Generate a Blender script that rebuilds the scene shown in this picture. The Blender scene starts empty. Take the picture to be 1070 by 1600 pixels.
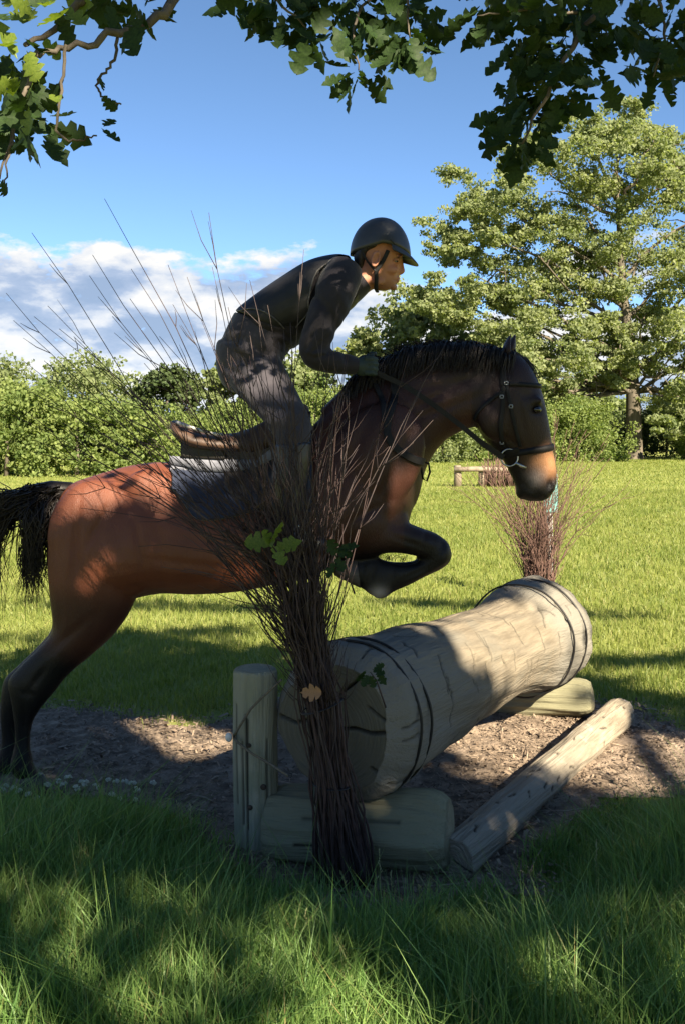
import bpy, bmesh, math, random
import numpy as np
from mathutils import Vector, Matrix
from mathutils.bvhtree import BVHTree
R = math.radians
random.seed(7); rng = np.random.default_rng(7)
S = bpy.context.scene
C = S.collection

# ------------------------------------------------------------------ camera
cam = bpy.data.objects.new('camera', bpy.data.cameras.new('camera')); C.objects.link(cam)
cam.location = (0, 0, 1.5); cam.rotation_euler = (R(90), 0, 0)
cam.data.sensor_width = 36; cam.data.lens = 33.75; cam.data.shift_y = -0.075
cam.data.clip_start = 0.05; cam.data.clip_end = 6000
S.camera = cam

# ------------------------------------------------------------------ sky, sun, exposure
SUN_AZ, SUN_EL = R(150), R(34)
SUN = Vector((math.sin(SUN_AZ)*math.cos(SUN_EL), math.cos(SUN_AZ)*math.cos(SUN_EL), math.sin(SUN_EL)))
sun = bpy.data.objects.new('sun', bpy.data.lights.new('sun', 'SUN')); C.objects.link(sun)
sun.data.energy = 5.0; sun.data.angle = R(0.53); sun.data.color = (1.0, 0.87, 0.66)
sun.rotation_euler = SUN.to_track_quat('Z', 'Y').to_euler()
S.view_settings.view_transform = 'Standard'; S.view_settings.look = 'None'
S.view_settings.gamma = 1; S.view_settings.use_curve_mapping = False
S.view_settings.exposure = 2.12
S.cycles.max_bounces = 6; S.cycles.transparent_max_bounces = 6
S.cycles.use_denoising = True

W = bpy.data.worlds.new('World'); S.world = W; W.use_nodes = True
def world():
    nt = W.node_tree; N = nt.nodes; L = nt.links; N.clear()
    out = N.new('ShaderNodeOutputWorld'); bg = N.new('ShaderNodeBackground'); bg.inputs['Strength'].default_value = 0.061
    sky = N.new('ShaderNodeTexSky'); sky.sky_type = 'NISHITA'; sky.sun_disc = False
    sky.sun_elevation = SUN_EL; sky.sun_rotation = SUN_AZ
    sky.air_density = 0.45; sky.dust_density = 0.0; sky.ozone_density = 3.0
    tc = N.new('ShaderNodeTexCoord'); sep = N.new('ShaderNodeSeparateXYZ'); L.new(tc.outputs['Generated'], sep.inputs[0])
    def noise(off, scale, detail, rough):
        mp = N.new('ShaderNodeMapping'); mp.inputs['Location'].default_value = off; mp.inputs['Scale'].default_value = scale
        L.new(tc.outputs['Generated'], mp.inputs[0])
        t = N.new('ShaderNodeTexNoise'); t.inputs['Scale'].default_value = 1; t.inputs['Detail'].default_value = detail
        t.inputs['Roughness'].default_value = rough; L.new(mp.outputs[0], t.inputs['Vector']); return t.outputs['Fac']
    def math_(op, a, b=None, clamp=False):
        m = N.new('ShaderNodeMath'); m.operation = op; m.use_clamp = clamp
        for i, v in enumerate((a, b)):
            if v is None: continue
            if isinstance(v, (int, float)): m.inputs[i].default_value = v
            else: L.new(v, m.inputs[i])
        return m.outputs[0]
    def ramp(fac, stops, mode='LINEAR'):
        r = N.new('ShaderNodeValToRGB'); r.color_ramp.interpolation = mode
        e = r.color_ramp.elements
        while len(e) < len(stops): e.new(0.5)
        for el, (p, c) in zip(e, stops): el.position = p; el.color = (c, c, c, 1) if isinstance(c, (int, float)) else (*c, 1)
        L.new(fac, r.inputs[0]); return r.outputs[0]
    off = (22.2, 7.4, 13.4); sc = (6.5, 6.5, 15)
    n1 = noise(off, sc, 10, 0.6)
    n2 = noise((off[0], off[1], off[2]+0.34), sc, 4, 0.5)       # the same clouds a little higher up: shaded undersides
    n3 = noise((27.4, 7.9, 18.1), (3, 3, 5), 3, 0.5)
    cover = ramp(sep.outputs[2], [(0.0, .68), (.05, .66), (.12, .585), (.165, .49), (.20, .38), (.23, .22), (.32, .06), (1, 0)])
    dens = math_('ADD', math_('ADD', n1, cover), math_('MULTIPLY', math_('SUBTRACT', n3, .5), .5))
    alpha = ramp(dens, [(0.0, 0), (.955, 0), (1.0, .82)] , 'EASE')
    d2 = math_('SUBTRACT', dens, .93)
    alpha = math_('MULTIPLY', d2, 15, True)
    alpha = math_('MULTIPLY', alpha, 0.93)
    light = math_('ADD', math_('MULTIPLY', math_('SUBTRACT', n1, n2), 5.0), .53, True)
    col = ramp(light, [(0, (1.35, 1.75, 2.45)), (.35, (1.8, 2.15, 2.8)), (.6, (2.9, 3.05, 3.3)), (1, (4.0, 3.85, 3.6))])
    hs = N.new('ShaderNodeHueSaturation'); hs.inputs['Hue'].default_value = .492; hs.inputs['Saturation'].default_value = 1.0; hs.inputs['Value'].default_value = 1.0
    L.new(sky.outputs[0], hs.inputs['Color'])
    mx = N.new('ShaderNodeMix'); mx.data_type = 'RGBA'
    L.new(alpha, mx.inputs[0]); L.new(hs.outputs[0], mx.inputs[6]); L.new(col, mx.inputs[7])
    L.new(mx.outputs[2], bg.inputs['Color']); L.new(bg.outputs[0], out.inputs['Surface'])
world()

# ------------------------------------------------------------------ helpers
F = 1500.0
def P(px, py, Y): return Vector(((px-535)/F*Y, Y, 1.5-(py-680)/F*Y))
def G(px, py):                                  # a point on the ground
    Y = F*1.5/(py-680); return Vector(((px-535)/F*Y, Y, 0))
origin = {}
def tag(o, label=None, cat=None, group=None, kind=None):
    if label: o['label'] = label
    if cat: o['category'] = cat
    if group: o['group'] = group
    if kind: o['kind'] = kind
    return o
def thing(name, loc, label, cat, group=None):
    o = bpy.data.objects.new(name, None); C.objects.link(o); o.location = loc; o.empty_display_size = .1
    origin[o] = Vector(loc); return tag(o, label, cat, group)
def put(name, me, mat=None, parent=None, kind=None):
    """links a mesh given in world coordinates as a child of parent"""
    o = bpy.data.objects.new(name, me); C.objects.link(o)
    if mat and not me.materials: me.materials.append(mat)
    if parent:
        o.parent = parent; o.location = -origin[parent]
        origin[o] = Vector((0, 0, 0))
    if kind: o['kind'] = kind
    return o
def fast_mesh(name, V, T, smooth=False, attrs=None):
    """V (n,3) array, T (m,3|4) int array"""
    V = np.asarray(V, dtype=np.float32); T = np.asarray(T, dtype=np.int32)
    me = bpy.data.meshes.new(name); k = T.shape[1]
    me.vertices.add(len(V)); me.vertices.foreach_set('co', V.ravel())
    me.loops.add(T.size); me.loops.foreach_set('vertex_index', T.ravel())
    me.polygons.add(len(T)); me.polygons.foreach_set('loop_start', np.arange(0, T.size, k, dtype=np.int32))
    me.update(calc_edges=True)
    if smooth: me.polygons.foreach_set('use_smooth', np.ones(len(T), dtype=bool))
    for nm, arr in (attrs or {}).items():
        arr = np.asarray(arr, dtype=np.float32)
        if arr.ndim == 1:
            a = me.attributes.new(nm, 'FLOAT', 'POINT'); a.data.foreach_set('value', arr)
        elif arr.shape[1] == 3:
            a = me.attributes.new(nm, 'FLOAT_VECTOR', 'POINT'); a.data.foreach_set('vector', arr.ravel())
        else:
            a = me.attributes.new(nm, 'FLOAT_COLOR', 'POINT'); a.data.foreach_set('color', arr.ravel())
    me.update(); return me
class MB:
    def __init__(s): s.v = []; s.f = []
    def add(s, v, f):
        b = len(s.v); s.v += [tuple(p) for p in v]; s.f += [tuple(i+b for i in q) for q in f]; return s
    def mesh(s, name, smooth=True, var=None):
        me = bpy.data.meshes.new(name); me.from_pydata(s.v, [], s.f); me.update()
        bm = bmesh.new(); bm.from_mesh(me); bmesh.ops.recalc_face_normals(bm, faces=bm.faces); bm.to_mesh(me); bm.free()
        if smooth: me.polygons.foreach_set('use_smooth', [True]*len(me.polygons))
        return me
    def build(s, name, mat, parent=None, smooth=True, kind=None): return put(name, s.mesh(name, smooth), mat, parent, kind)
    def tube(s, pts, rad, n=6, flat=1.0, up=None):
        pts = [Vector(p) for p in pts]; m = len(pts)
        if not hasattr(rad, '__len__'): rad = [rad]*m
        prev = None; rings = []
        for i, p in enumerate(pts):
            t = (pts[min(i+1, m-1)]-pts[max(i-1, 0)]); t = t.normalized() if t.length > 1e-9 else Vector((0, 0, 1))
            a = Vector(up) if up is not None else (prev if prev is not None else (Vector((0, 0, 1)) if abs(t.z) < .9 else Vector((1, 0, 0))))
            a = a - t*a.dot(t); a = a.normalized() if a.length > 1e-6 else t.orthogonal().normalized()
            b = t.cross(a); prev = a
            rings.append([p+(a*math.cos(k*2*math.pi/n)*flat+b*math.sin(k*2*math.pi/n))*rad[i] for k in range(n)])
        return s.loft(rings)
    def loft(s, rings, cap=True):
        n = len(rings[0]); v = [p for r in rings for p in r]; f = []
        for i in range(len(rings)-1):
            for k in range(n):
                k2 = (k+1) % n; f.append((i*n+k, i*n+k2, (i+1)*n+k2, (i+1)*n+k))
        if cap: f.append(tuple(range(n-1, -1, -1))); f.append(tuple((len(rings)-1)*n+k for k in range(n)))
        return s.add(v, f)
    def ball(s, c, r, n=12, m=8, rot=None):
        c = Vector(c); r = r if hasattr(r, '__len__') else (r, r, r); rings = []
        for i in range(m+1):
            ph = -math.pi/2+math.pi*(i/m) ; ph = max(min(ph, math.pi/2-.02), -math.pi/2+.02)
            ring = []
            for k in range(n):
                th = 2*math.pi*k/n; q = Vector((math.cos(ph)*math.cos(th)*r[0], math.cos(ph)*math.sin(th)*r[1], math.sin(ph)*r[2]))
                if rot is not None: q = rot @ q
                ring.append(c+q)
            rings.append(ring)
        return s.loft(rings)
    def box(s, c, d, rot=None):
        c = Vector(c); v = []
        for x in (-1, 1):
            for y in (-1, 1):
                for z in (-1, 1):
                    q = Vector((x*d[0]/2, y*d[1]/2, z*d[2]/2)); v.append(c+(rot @ q if rot is not None else q))
        return s.add(v, [(0, 1, 3, 2), (4, 6, 7, 5), (0, 4, 5, 1), (2, 3, 7, 6), (0, 2, 6, 4), (1, 5, 7, 3)])
def cr(a, n):                                    # Catmull-Rom resample of rows
    a = np.asarray(a, float); m = len(a); out = []
    for t in np.linspace(0, m-1, n):
        i = min(int(t), m-2); u = t-i
        p0, p1, p2, p3 = a[max(i-1, 0)], a[i], a[i+1], a[min(i+2, m-1)]
        out.append(.5*((2*p1)+(-p0+p2)*u+(2*p0-5*p1+4*p2-p3)*u*u+(-p0+3*p1-3*p2+p3)*u**3))
    return np.array(out)
def sections(mb, secs, n=24, per=5, egg=0.0, sup=1.0):
    """secs rows: ax, ay, bx, by (photo points of the two outline edges), half width, depth"""
    rows = cr(secs, (len(secs)-1)*per+1); rings = []
    for ax, ay, bx, by, hw, Y in rows:
        a, b = P(ax, ay, Y), P(bx, by, Y); c = (a+b)/2; u = (a-b)/2; ring = []
        for k in range(n):
            t = 2*math.pi*k/n; ct, st = math.cos(t), math.sin(t)
            cs = math.copysign(abs(ct)**sup, ct); ss = math.copysign(abs(st)**sup, st)
            ring.append(c+u*cs+Vector((0, hw*ss*(1-egg*ct), 0)))
        rings.append(ring)
    return mb.loft(rings)
def fuse(mb, name, voxel=.012, it=8, fac=.5):
    me = mb.mesh(name+'_raw'); o = bpy.data.objects.new('fuse_tmp', me); C.objects.link(o)
    m = o.modifiers.new('r', 'REMESH'); m.mode = 'VOXEL'; m.voxel_size = voxel; m.use_smooth_shade = True
    if it:
        s = o.modifiers.new('s', 'SMOOTH'); s.factor = fac; s.iterations = it
    dg = bpy.context.evaluated_depsgraph_get(); dg.update()
    res = bpy.data.meshes.new_from_object(o.evaluated_get(dg)); res.name = name
    bpy.data.objects.remove(o); bpy.data.meshes.remove(me)
    res.polygons.foreach_set('use_smooth', [True]*len(res.polygons)); return res
def coords(me):
    a = np.empty(len(me.vertices)*3, np.float32); me.vertices.foreach_get('co', a); return a.reshape(-1, 3)
def setcoords(me, a): me.vertices.foreach_set('co', np.asarray(a, np.float32).ravel()); me.update()
def setattr_(me, nm, arr):
    arr = np.asarray(arr, np.float32)
    if arr.ndim == 1: a = me.attributes.new(nm, 'FLOAT', 'POINT'); a.data.foreach_set('value', arr)
    else: a = me.attributes.new(nm, 'FLOAT_COLOR', 'POINT'); a.data.foreach_set('color', arr.ravel())
def sstep(x, a, b):
    t = np.clip((x-a)/(b-a), 0, 1); return t*t*(3-2*t)

# ------------------------------------------------------------------ materials
def pmat(name, c1, c2=None, scale=8, stretch=(1, 1, 1), rough=.7, spec=.4, bump=0, bscale=60, bstretch=None, detail=6, attr=None, attr2=None,
         transl=0, metal=0, sheen=0, contrast=(.35, .65), coat=0, vec=None, blot=None):
    m = bpy.data.materials.new(name); m.use_nodes = True; nt = m.node_tree; N = nt.nodes; L = nt.links
    b = N['Principled BSDF']; out = N['Material Output']
    b.inputs['Roughness'].default_value = rough; b.inputs['Specular IOR Level'].default_value = spec; b.inputs['Metallic'].default_value = metal
    if sheen: b.inputs['Sheen Weight'].default_value = sheen; b.inputs['Sheen Roughness'].default_value = .4
    if coat: b.inputs['Coat Weight'].default_value = coat; b.inputs['Coat Roughness'].default_value = .25
    tc = N.new('ShaderNodeTexCoord'); tco = tc.outputs['Object']
    if vec: va = N.new('ShaderNodeAttribute'); va.attribute_name = vec; tco = va.outputs['Vector']
    def nz(sc, st, det):
        mp = N.new('ShaderNodeMapping'); mp.inputs['Scale'].default_value = st; L.new(tco, mp.inputs[0])
        t = N.new('ShaderNodeTexNoise'); t.inputs['Scale'].default_value = sc; t.inputs['Detail'].default_value = det; t.inputs['Roughness'].default_value = .6
        L.new(mp.outputs[0], t.inputs['Vector']); return t.outputs['Fac']
    def mix(fac, a, bb, mode='MIX'):
        x = N.new('ShaderNodeMix'); x.data_type = 'RGBA'; x.blend_type = mode
        for i, v in ((0, fac), (6, a), (7, bb)):
            if isinstance(v, (int, float)): x.inputs[i].default_value = v
            elif isinstance(v, tuple): x.inputs[i].default_value = (*v, 1)
            else: L.new(v, x.inputs[i])
        return x.outputs[2]
    col = None
    if c2 is not None:
        mr = N.new('ShaderNodeMapRange'); mr.inputs[1].default_value, mr.inputs[2].default_value = contrast
        L.new(nz(scale, stretch, detail), mr.inputs[0]); col = mix(mr.outputs[0], c1, c2)
    if blot:                                      # blot = (colour, scale, from, to): stains with a shape of their own
        mr = N.new('ShaderNodeMapRange'); mr.inputs[1].default_value, mr.inputs[2].default_value = blot[2], blot[3]
        L.new(nz(blot[1], (1, 1, 1), 8), mr.inputs[0]); col = mix(mr.outputs[0], col, blot[0])
    if attr:                                      # attr = (attribute name, other colour): per-piece variation
        at = N.new('ShaderNodeAttribute'); at.attribute_name = attr[0]
        col = mix(at.outputs['Fac'], col if col is not None else c1, attr[1])
    if attr2:
        at = N.new('ShaderNodeAttribute'); at.attribute_name = attr2[0]
        col = mix(at.outputs['Fac'], col if col is not None else c1, attr2[1])
    if col is None: b.inputs['Base Color'].default_value = (*c1, 1)
    else: L.new(col, b.inputs['Base Color'])
    if bump:
        bp = N.new('ShaderNodeBump'); bp.inputs['Strength'].default_value = bump; bp.inputs['Distance'].default_value = .01
        L.new(nz(bscale, bstretch or stretch, 5), bp.inputs['Height']); L.new(bp.outputs[0], b.inputs['Normal'])
    if transl:
        t = N.new('ShaderNodeBsdfTranslucent'); ms = N.new('ShaderNodeMixShader'); ms.inputs[0].default_value = transl
        if col is not None:
            g = N.new('ShaderNodeMix'); g.data_type = 'RGBA'; g.blend_type = 'MULTIPLY'; g.inputs[0].default_value = 1
            L.new(col, g.inputs[6]); g.inputs[7].default_value = (1.6, 1.7, .75, 1); L.new(g.outputs[2], t.inputs[0])
        else: t.inputs[0].default_value = (c1[0]*1.6, c1[1]*1.7, c1[2]*.75, 1)
        L.new(b.outputs[0], ms.inputs[1]); L.new(t.outputs[0], ms.inputs[2]); L.new(ms.outputs[0], out.inputs['Surface'])
    return m
# ------------------------------------------------------------------ ground
mulch_px = [(-300, 1100), (0, 1102), (140, 1108), (230, 1120), (300, 1136), (352, 1126), (420, 1096), (520, 1080), (640, 1076), (780, 1082), (900, 1092), (960, 1102), (1010, 1112), (1070, 1140),
            (1300, 1165), (1300, 1235), (1070, 1247), (975, 1252), (915, 1275), (885, 1330), (835, 1385), (745, 1415), (640, 1432), (540, 1426), (440, 1395),
            (350, 1347), (290, 1292), (245, 1265), (120, 1247), (0, 1238), (-300, 1230)]
mulch_poly = cr([tuple(G(*p))[:2] for p in mulch_px+[mulch_px[0]]], 180)[:-1]
mulch_poly = mulch_poly + rng.normal(0, .03, mulch_poly.shape)
def poly_dist(xy, poly):
    """signed distance, negative inside"""
    x, y = xy[:, 0], xy[:, 1]; inside = np.zeros(len(xy), bool); d = np.full(len(xy), 1e9)
    n = len(poly)
    for i in range(n):
        a, b = poly[i], poly[(i+1) % n]
        cond = ((a[1] > y) != (b[1] > y)); xi = (b[0]-a[0])*(y-a[1])/((b[1]-a[1]) if abs(b[1]-a[1]) > 1e-12 else 1e-12)+a[0]
        inside ^= cond & (x < xi)
        ab = b-a; t = np.clip(((x-a[0])*ab[0]+(y-a[1])*ab[1])/(ab @ ab+1e-12), 0, 1)
        d = np.minimum(d, np.hypot(x-a[0]-t*ab[0], y-a[1]-t*ab[1]))
    return np.where(inside, -d, d)
def lump(x, y, s=1.0, ph=0.0):                   # cheap smooth noise, about -1..1
    return (np.sin(x*2.1*s+1.3+ph)*np.cos(y*1.7*s-.6)+.6*np.sin(x*4.7*s-y*3.9*s+2+ph)+.4*np.sin(y*8.3*s+x*6.1*s+ph)*np.cos(x*7.7*s-1))/2

M_ground = pmat('meadow_soil', (.17, .195, .045), (.235, .25, .075), 1.1, rough=.95, spec=.1, bump=.6, bscale=25)
gv = [(-3000, -600, 0), (3000, -600, 0), (3000, 4000, 0), (-3000, 4000, 0)]
tag(put('ground', fast_mesh('ground', gv, [(0, 1, 2, 3)]), M_ground), 'flat green meadow stretching from the jump to the hedges', 'ground', kind='structure')

M_dirt = pmat('bark_mulch', (.10, .076, .057), (.29, .225, .17), 11, rough=.95, spec=.15, bump=.9, bscale=70, detail=9)
def mulch():
    st = .03; x0, y0 = mulch_poly.min(0)-.05; x1, y1 = mulch_poly.max(0)+.05
    xs = np.arange(x0, x1, st); ys = np.arange(y0, y1, st); X, Y = np.meshgrid(xs, ys); xy = np.c_[X.ravel(), Y.ravel()]
    d = poly_dist(xy, mulch_poly); z = .006+.03*sstep(-d, 0, .35)*(.5+.5*lump(xy[:, 0], xy[:, 1], 1.6))+.012*lump(xy[:, 0], xy[:, 1], 6)*sstep(-d, 0, .2)
    z += rng.normal(0, .003, len(z)); z = np.maximum(z, .005)
    nx, ny = len(xs), len(ys); i = np.arange(nx*ny).reshape(ny, nx)
    q = np.stack([i[:-1, :-1], i[:-1, 1:], i[1:, 1:], i[1:, :-1]], -1).reshape(-1, 4)
    q = q[(d[q] < .01).all(1)]
    used = np.unique(q); rm = -np.ones(nx*ny, int); rm[used] = np.arange(len(used))
    V = np.c_[xy, z][used]
    tag(put('mulch_bed', fast_mesh('mulch_bed', V, rm[q], True), M_dirt), 'worn brown bark mulch bed around the log jump', 'ground', kind='structure')
mulch()
def chips(n=46000):
    """flakes of bark: small bent quads with thickness from their two faces"""
    x0, y0 = mulch_poly.min(0); x1, y1 = mulch_poly.max(0); xy = rng.uniform((max(x0, -3.2), y0), (min(x1, 3.2), y1), (n*2, 2))
    d = poly_dist(xy, mulch_poly)+rng.normal(0, .05, len(xy)); xy = xy[d < .03][:n]; n = len(xy)
    L = rng.gamma(1.3, .0028, n)+.0016; Wd = L*rng.uniform(.25, .6, n); th = rng.uniform(0, 6.283, n); tilt = rng.normal(0, .35, n)
    dx, dy = np.cos(th), np.sin(th); z = .014+.018*(.5+.5*lump(xy[:, 0], xy[:, 1], 1.6))+rng.uniform(0, .010, n)
    V = np.zeros((n, 5, 3))
    for k, (a, b, h) in enumerate([(-1, -1, 0), (1, -1, 0), (1, 1, 0), (-1, 1, 0), (0, 0, .35)]):
        V[:, k, 0] = xy[:, 0]+dx*a*L-dy*b*Wd; V[:, k, 1] = xy[:, 1]+dy*a*L+dx*b*Wd; V[:, k, 2] = z+a*L*np.sin(tilt)+h*Wd*1.4
    T = np.array([(0, 1, 4), (1, 2, 4), (2, 3, 4), (3, 0, 4)])[None]+np.arange(n)[:, None, None]*5
    v = np.repeat(rng.uniform(0, 1, n)**1.5, 5)
    m = pmat('bark_chip', (.085, .062, .045), attr=('var', (.32, .245, .18)), rough=.9, spec=.2)
    tag(put('bark_chips', fast_mesh('bark_chips', V.reshape(-1, 3), T.reshape(-1, 3), attrs={'var': v}), m), 'loose bark chips scattered over the mulch bed', 'bark chips', kind='stuff')
chips()
def sticks():
    mb = MB()
    for i in range(70):
        px, py = rng.uniform(250, 1000), rng.uniform(1270, 1425) if rng.random() < .75 else rng.uniform(1120, 1260); g = G(px, py)
        if poly_dist(np.array([[g.x, g.y]]), mulch_poly)[0] > -.02: continue
        a = rng.uniform(0, 6.28); l = rng.uniform(.05, .22); p = [g+Vector((math.cos(a)*l*t+rng.normal(0, .008), math.sin(a)*l*t+rng.normal(0, .008), .035+rng.normal(0, .006))) for t in (-.5, 0, .5)]
        mb.tube(p, [.003, .0035, .0015], 4)
    tag(mb.build('fallen_twigs', pmat('dry_twig', (.16, .115, .08), (.3, .23, .17), 30, rough=.85), kind='stuff'), 'dry broken twigs lying on the mulch', 'twigs')
sticks()

# ------------------------------------------------------------------ grass
def blades(name, xy, h, w, lean, mat, label, segs=2, dead=.06):
    n = len(xy); th = rng.uniform(0, 6.283, n); dx, dy = np.cos(th), np.sin(th)
    la = rng.uniform(0, 6.283, n); ll = np.abs(rng.normal(0, 1, n))*lean*h; lx, ly = np.cos(la)*ll, np.sin(la)*ll
    V = np.zeros((n, 2*segs+1, 3))
    for s in range(segs+1):
        t = s/segs; wv = w*(1-.55*t) if s < segs else 0; zz = h*(t-.12*t*t*lean)
        for j, sg in enumerate((-1, 1) if s < segs else (0,)):
            V[:, 2*s+j, 0] = xy[:, 0]+dx*wv*sg+lx*t*t; V[:, 2*s+j, 1] = xy[:, 1]+dy*wv*sg+ly*t*t; V[:, 2*s+j, 2] = zz
    t = []
    for s in range(segs):
        a = 2*s
        if s < segs-1: t += [(a, a+1, a+3), (a, a+3, a+2)]
        else: t += [(a, a+1, a+2)]
    T = np.array(t)[None]+np.arange(n)[:, None, None]*(2*segs+1)
    base = np.clip(.45+.3*lump(xy[:, 0], xy[:, 1], .8)+rng.normal(0, .22, n), 0, 1)
    dd = (rng.random(n) < dead).astype(float)*rng.uniform(.4, 1, n)
    tag(put(name, fast_mesh(name, V.reshape(-1, 3), T.reshape(-1, 3), attrs={'var': np.repeat(base, 2*segs+1), 'dry': np.repeat(dd, 2*segs+1)}), mat), label, 'grass', kind='stuff')
M_long = pmat('long_grass_blade', (.085, .17, .045), attr=('var', (.21, .30, .085)), attr2=('dry', (.28, .24, .10)), rough=.45, spec=.35, transl=.3)
M_field = pmat('meadow_grass_blade', (.115, .155, .034), attr=('var', (.23, .25, .075)), attr2=('dry', (.27, .25, .10)), rough=.5, spec=.25, transl=.42)
# long grass in front and to the left of the mulch
xy = rng.uniform((-2.0, 2.15), (2.0, 4.2), (165000, 2)); d = poly_dist(xy, mulch_poly)
front = (xy[:, 1] < 3.3+.35*np.abs(xy[:, 0])*(np.abs(xy[:, 0]) > .8)) | (xy[:, 1] < 3.95)
d = d+.10*lump(xy[:, 0], xy[:, 1], 4.5)+rng.normal(0, .03, len(xy)); keep = (d > -.05) & front & (rng.random(len(xy)) < sstep(d, -.05, .12)*.92+.05)
xy = xy[keep]; d = d[keep]
hh = (.06+.13*sstep(d, 0, .45)+.06*lump(xy[:, 0], xy[:, 1], 2.6))*rng.gamma(9, 1/9, len(xy)); hh = np.maximum(hh, .035); hh *= 1-.6*sstep(xy[:, 1], 3.55, 3.75); hh *= 1-.45*np.exp(-((xy[:, 0]+1.32)/.25)**2-((xy[:, 1]-3.9)/.3)**2)
hh *= np.where((xy[:, 1] < 2.9), .9, 1)
blades('long_grass', xy, hh, rng.uniform(.0012, .0034, len(xy)), .6, M_long, 'long shaded green grass in front of the jump', 2, .05)
# sparse tufts on the mulch edges
def field(n, y0, y1, h, w, name, label, segs=2, wpow=1.0):
    u = rng.random(n); y = (y0**wpow+(y1**wpow-y0**wpow)*u)**(1/wpow); x = rng.uniform(-.48, .48, n)*y*1.0
    xy = np.c_[x, y]; d = poly_dist(xy, mulch_poly); d = d+(.11*lump(x, y, 4.2)+rng.normal(0, .05, n))*(np.abs(d) < .5); k = (rng.random(n) < sstep(d, -.08, .18)) & (d > -.06)
    k &= ~((y < 4.0) & (d < 3))
    xy = xy[k]; y = y[k]
    tuft = .85+.28*lump(xy[:, 0], xy[:, 1], 2.3)
    blades(name, xy, h*rng.uniform(.5, 1.4, len(xy))*np.maximum(tuft, .3)*(1+.02*y), w*rng.uniform(.7, 1.4, len(xy))*(y/6)**.75, .6, M_field, label, segs, .07)
field(225000, 4.2, 26, .060, .0031, 'meadow_grass', 'sunlit short meadow grass behind the jump', 2, .25)
field(170000, 12, 62, .048, .0042, 'meadow_grass', 'bright distant meadow grass running to the hedges', 1, 1.0)
def seed_stalks():
    mb = MB()
    spots = [(595, 1425, 95), (612, 1430, 70), (580, 1432, 60), (895, 1600, 105), (915, 1600, 80), (855, 1600, 85), (545, 1420, 60), (655, 1445, 55), (420, 1410, 75), (395, 1395, 65), (285, 1330, 85), (300, 1345, 90), (265, 1330, 75),
             (760, 1480, 90), (700, 1470, 70), (130, 1440, 80), (60, 1450, 90), (190, 1400, 90), (985, 1450, 90), (1030, 1500, 100), (930, 1420, 110), (480, 1520, 100), (560, 1540, 90), (330, 1500, 80), (640, 1560, 100), (30, 1390, 70), (1000, 1600, 60), (1050, 1600, 75), (830, 1440, 60)]
    for px, py, hp in spots:
        g = G(px, py); h = hp/F*g.y; a = rng.normal(0, .12); b = rng.normal(0, .1)
        pts = [g+Vector((a*h*t*t, b*h*t*t, h*t)) for t in (0, .35, .7, 1)]
        mb.tube(pts, [.0014, .0012, .001, .0006], 4)
        for k in range(9):
            t = .62+.38*k/9; p = g+Vector((a*h*t*t, b*h*t*t, h*t)); q = p+Vector((rng.normal(0, .004), rng.normal(0, .004), .011)); mb.tube([p, (p+q)/2, q], [.0008, .0022, .0004], 4)
    tag(mb.build('grass_stalks', pmat('seed_head', (.22, .24, .10), (.36, .34, .18), 40, rough=.7, transl=.2), kind='stuff'), 'pale seed stalks rising out of the long grass', 'grass stalks')
seed_stalks()

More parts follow.
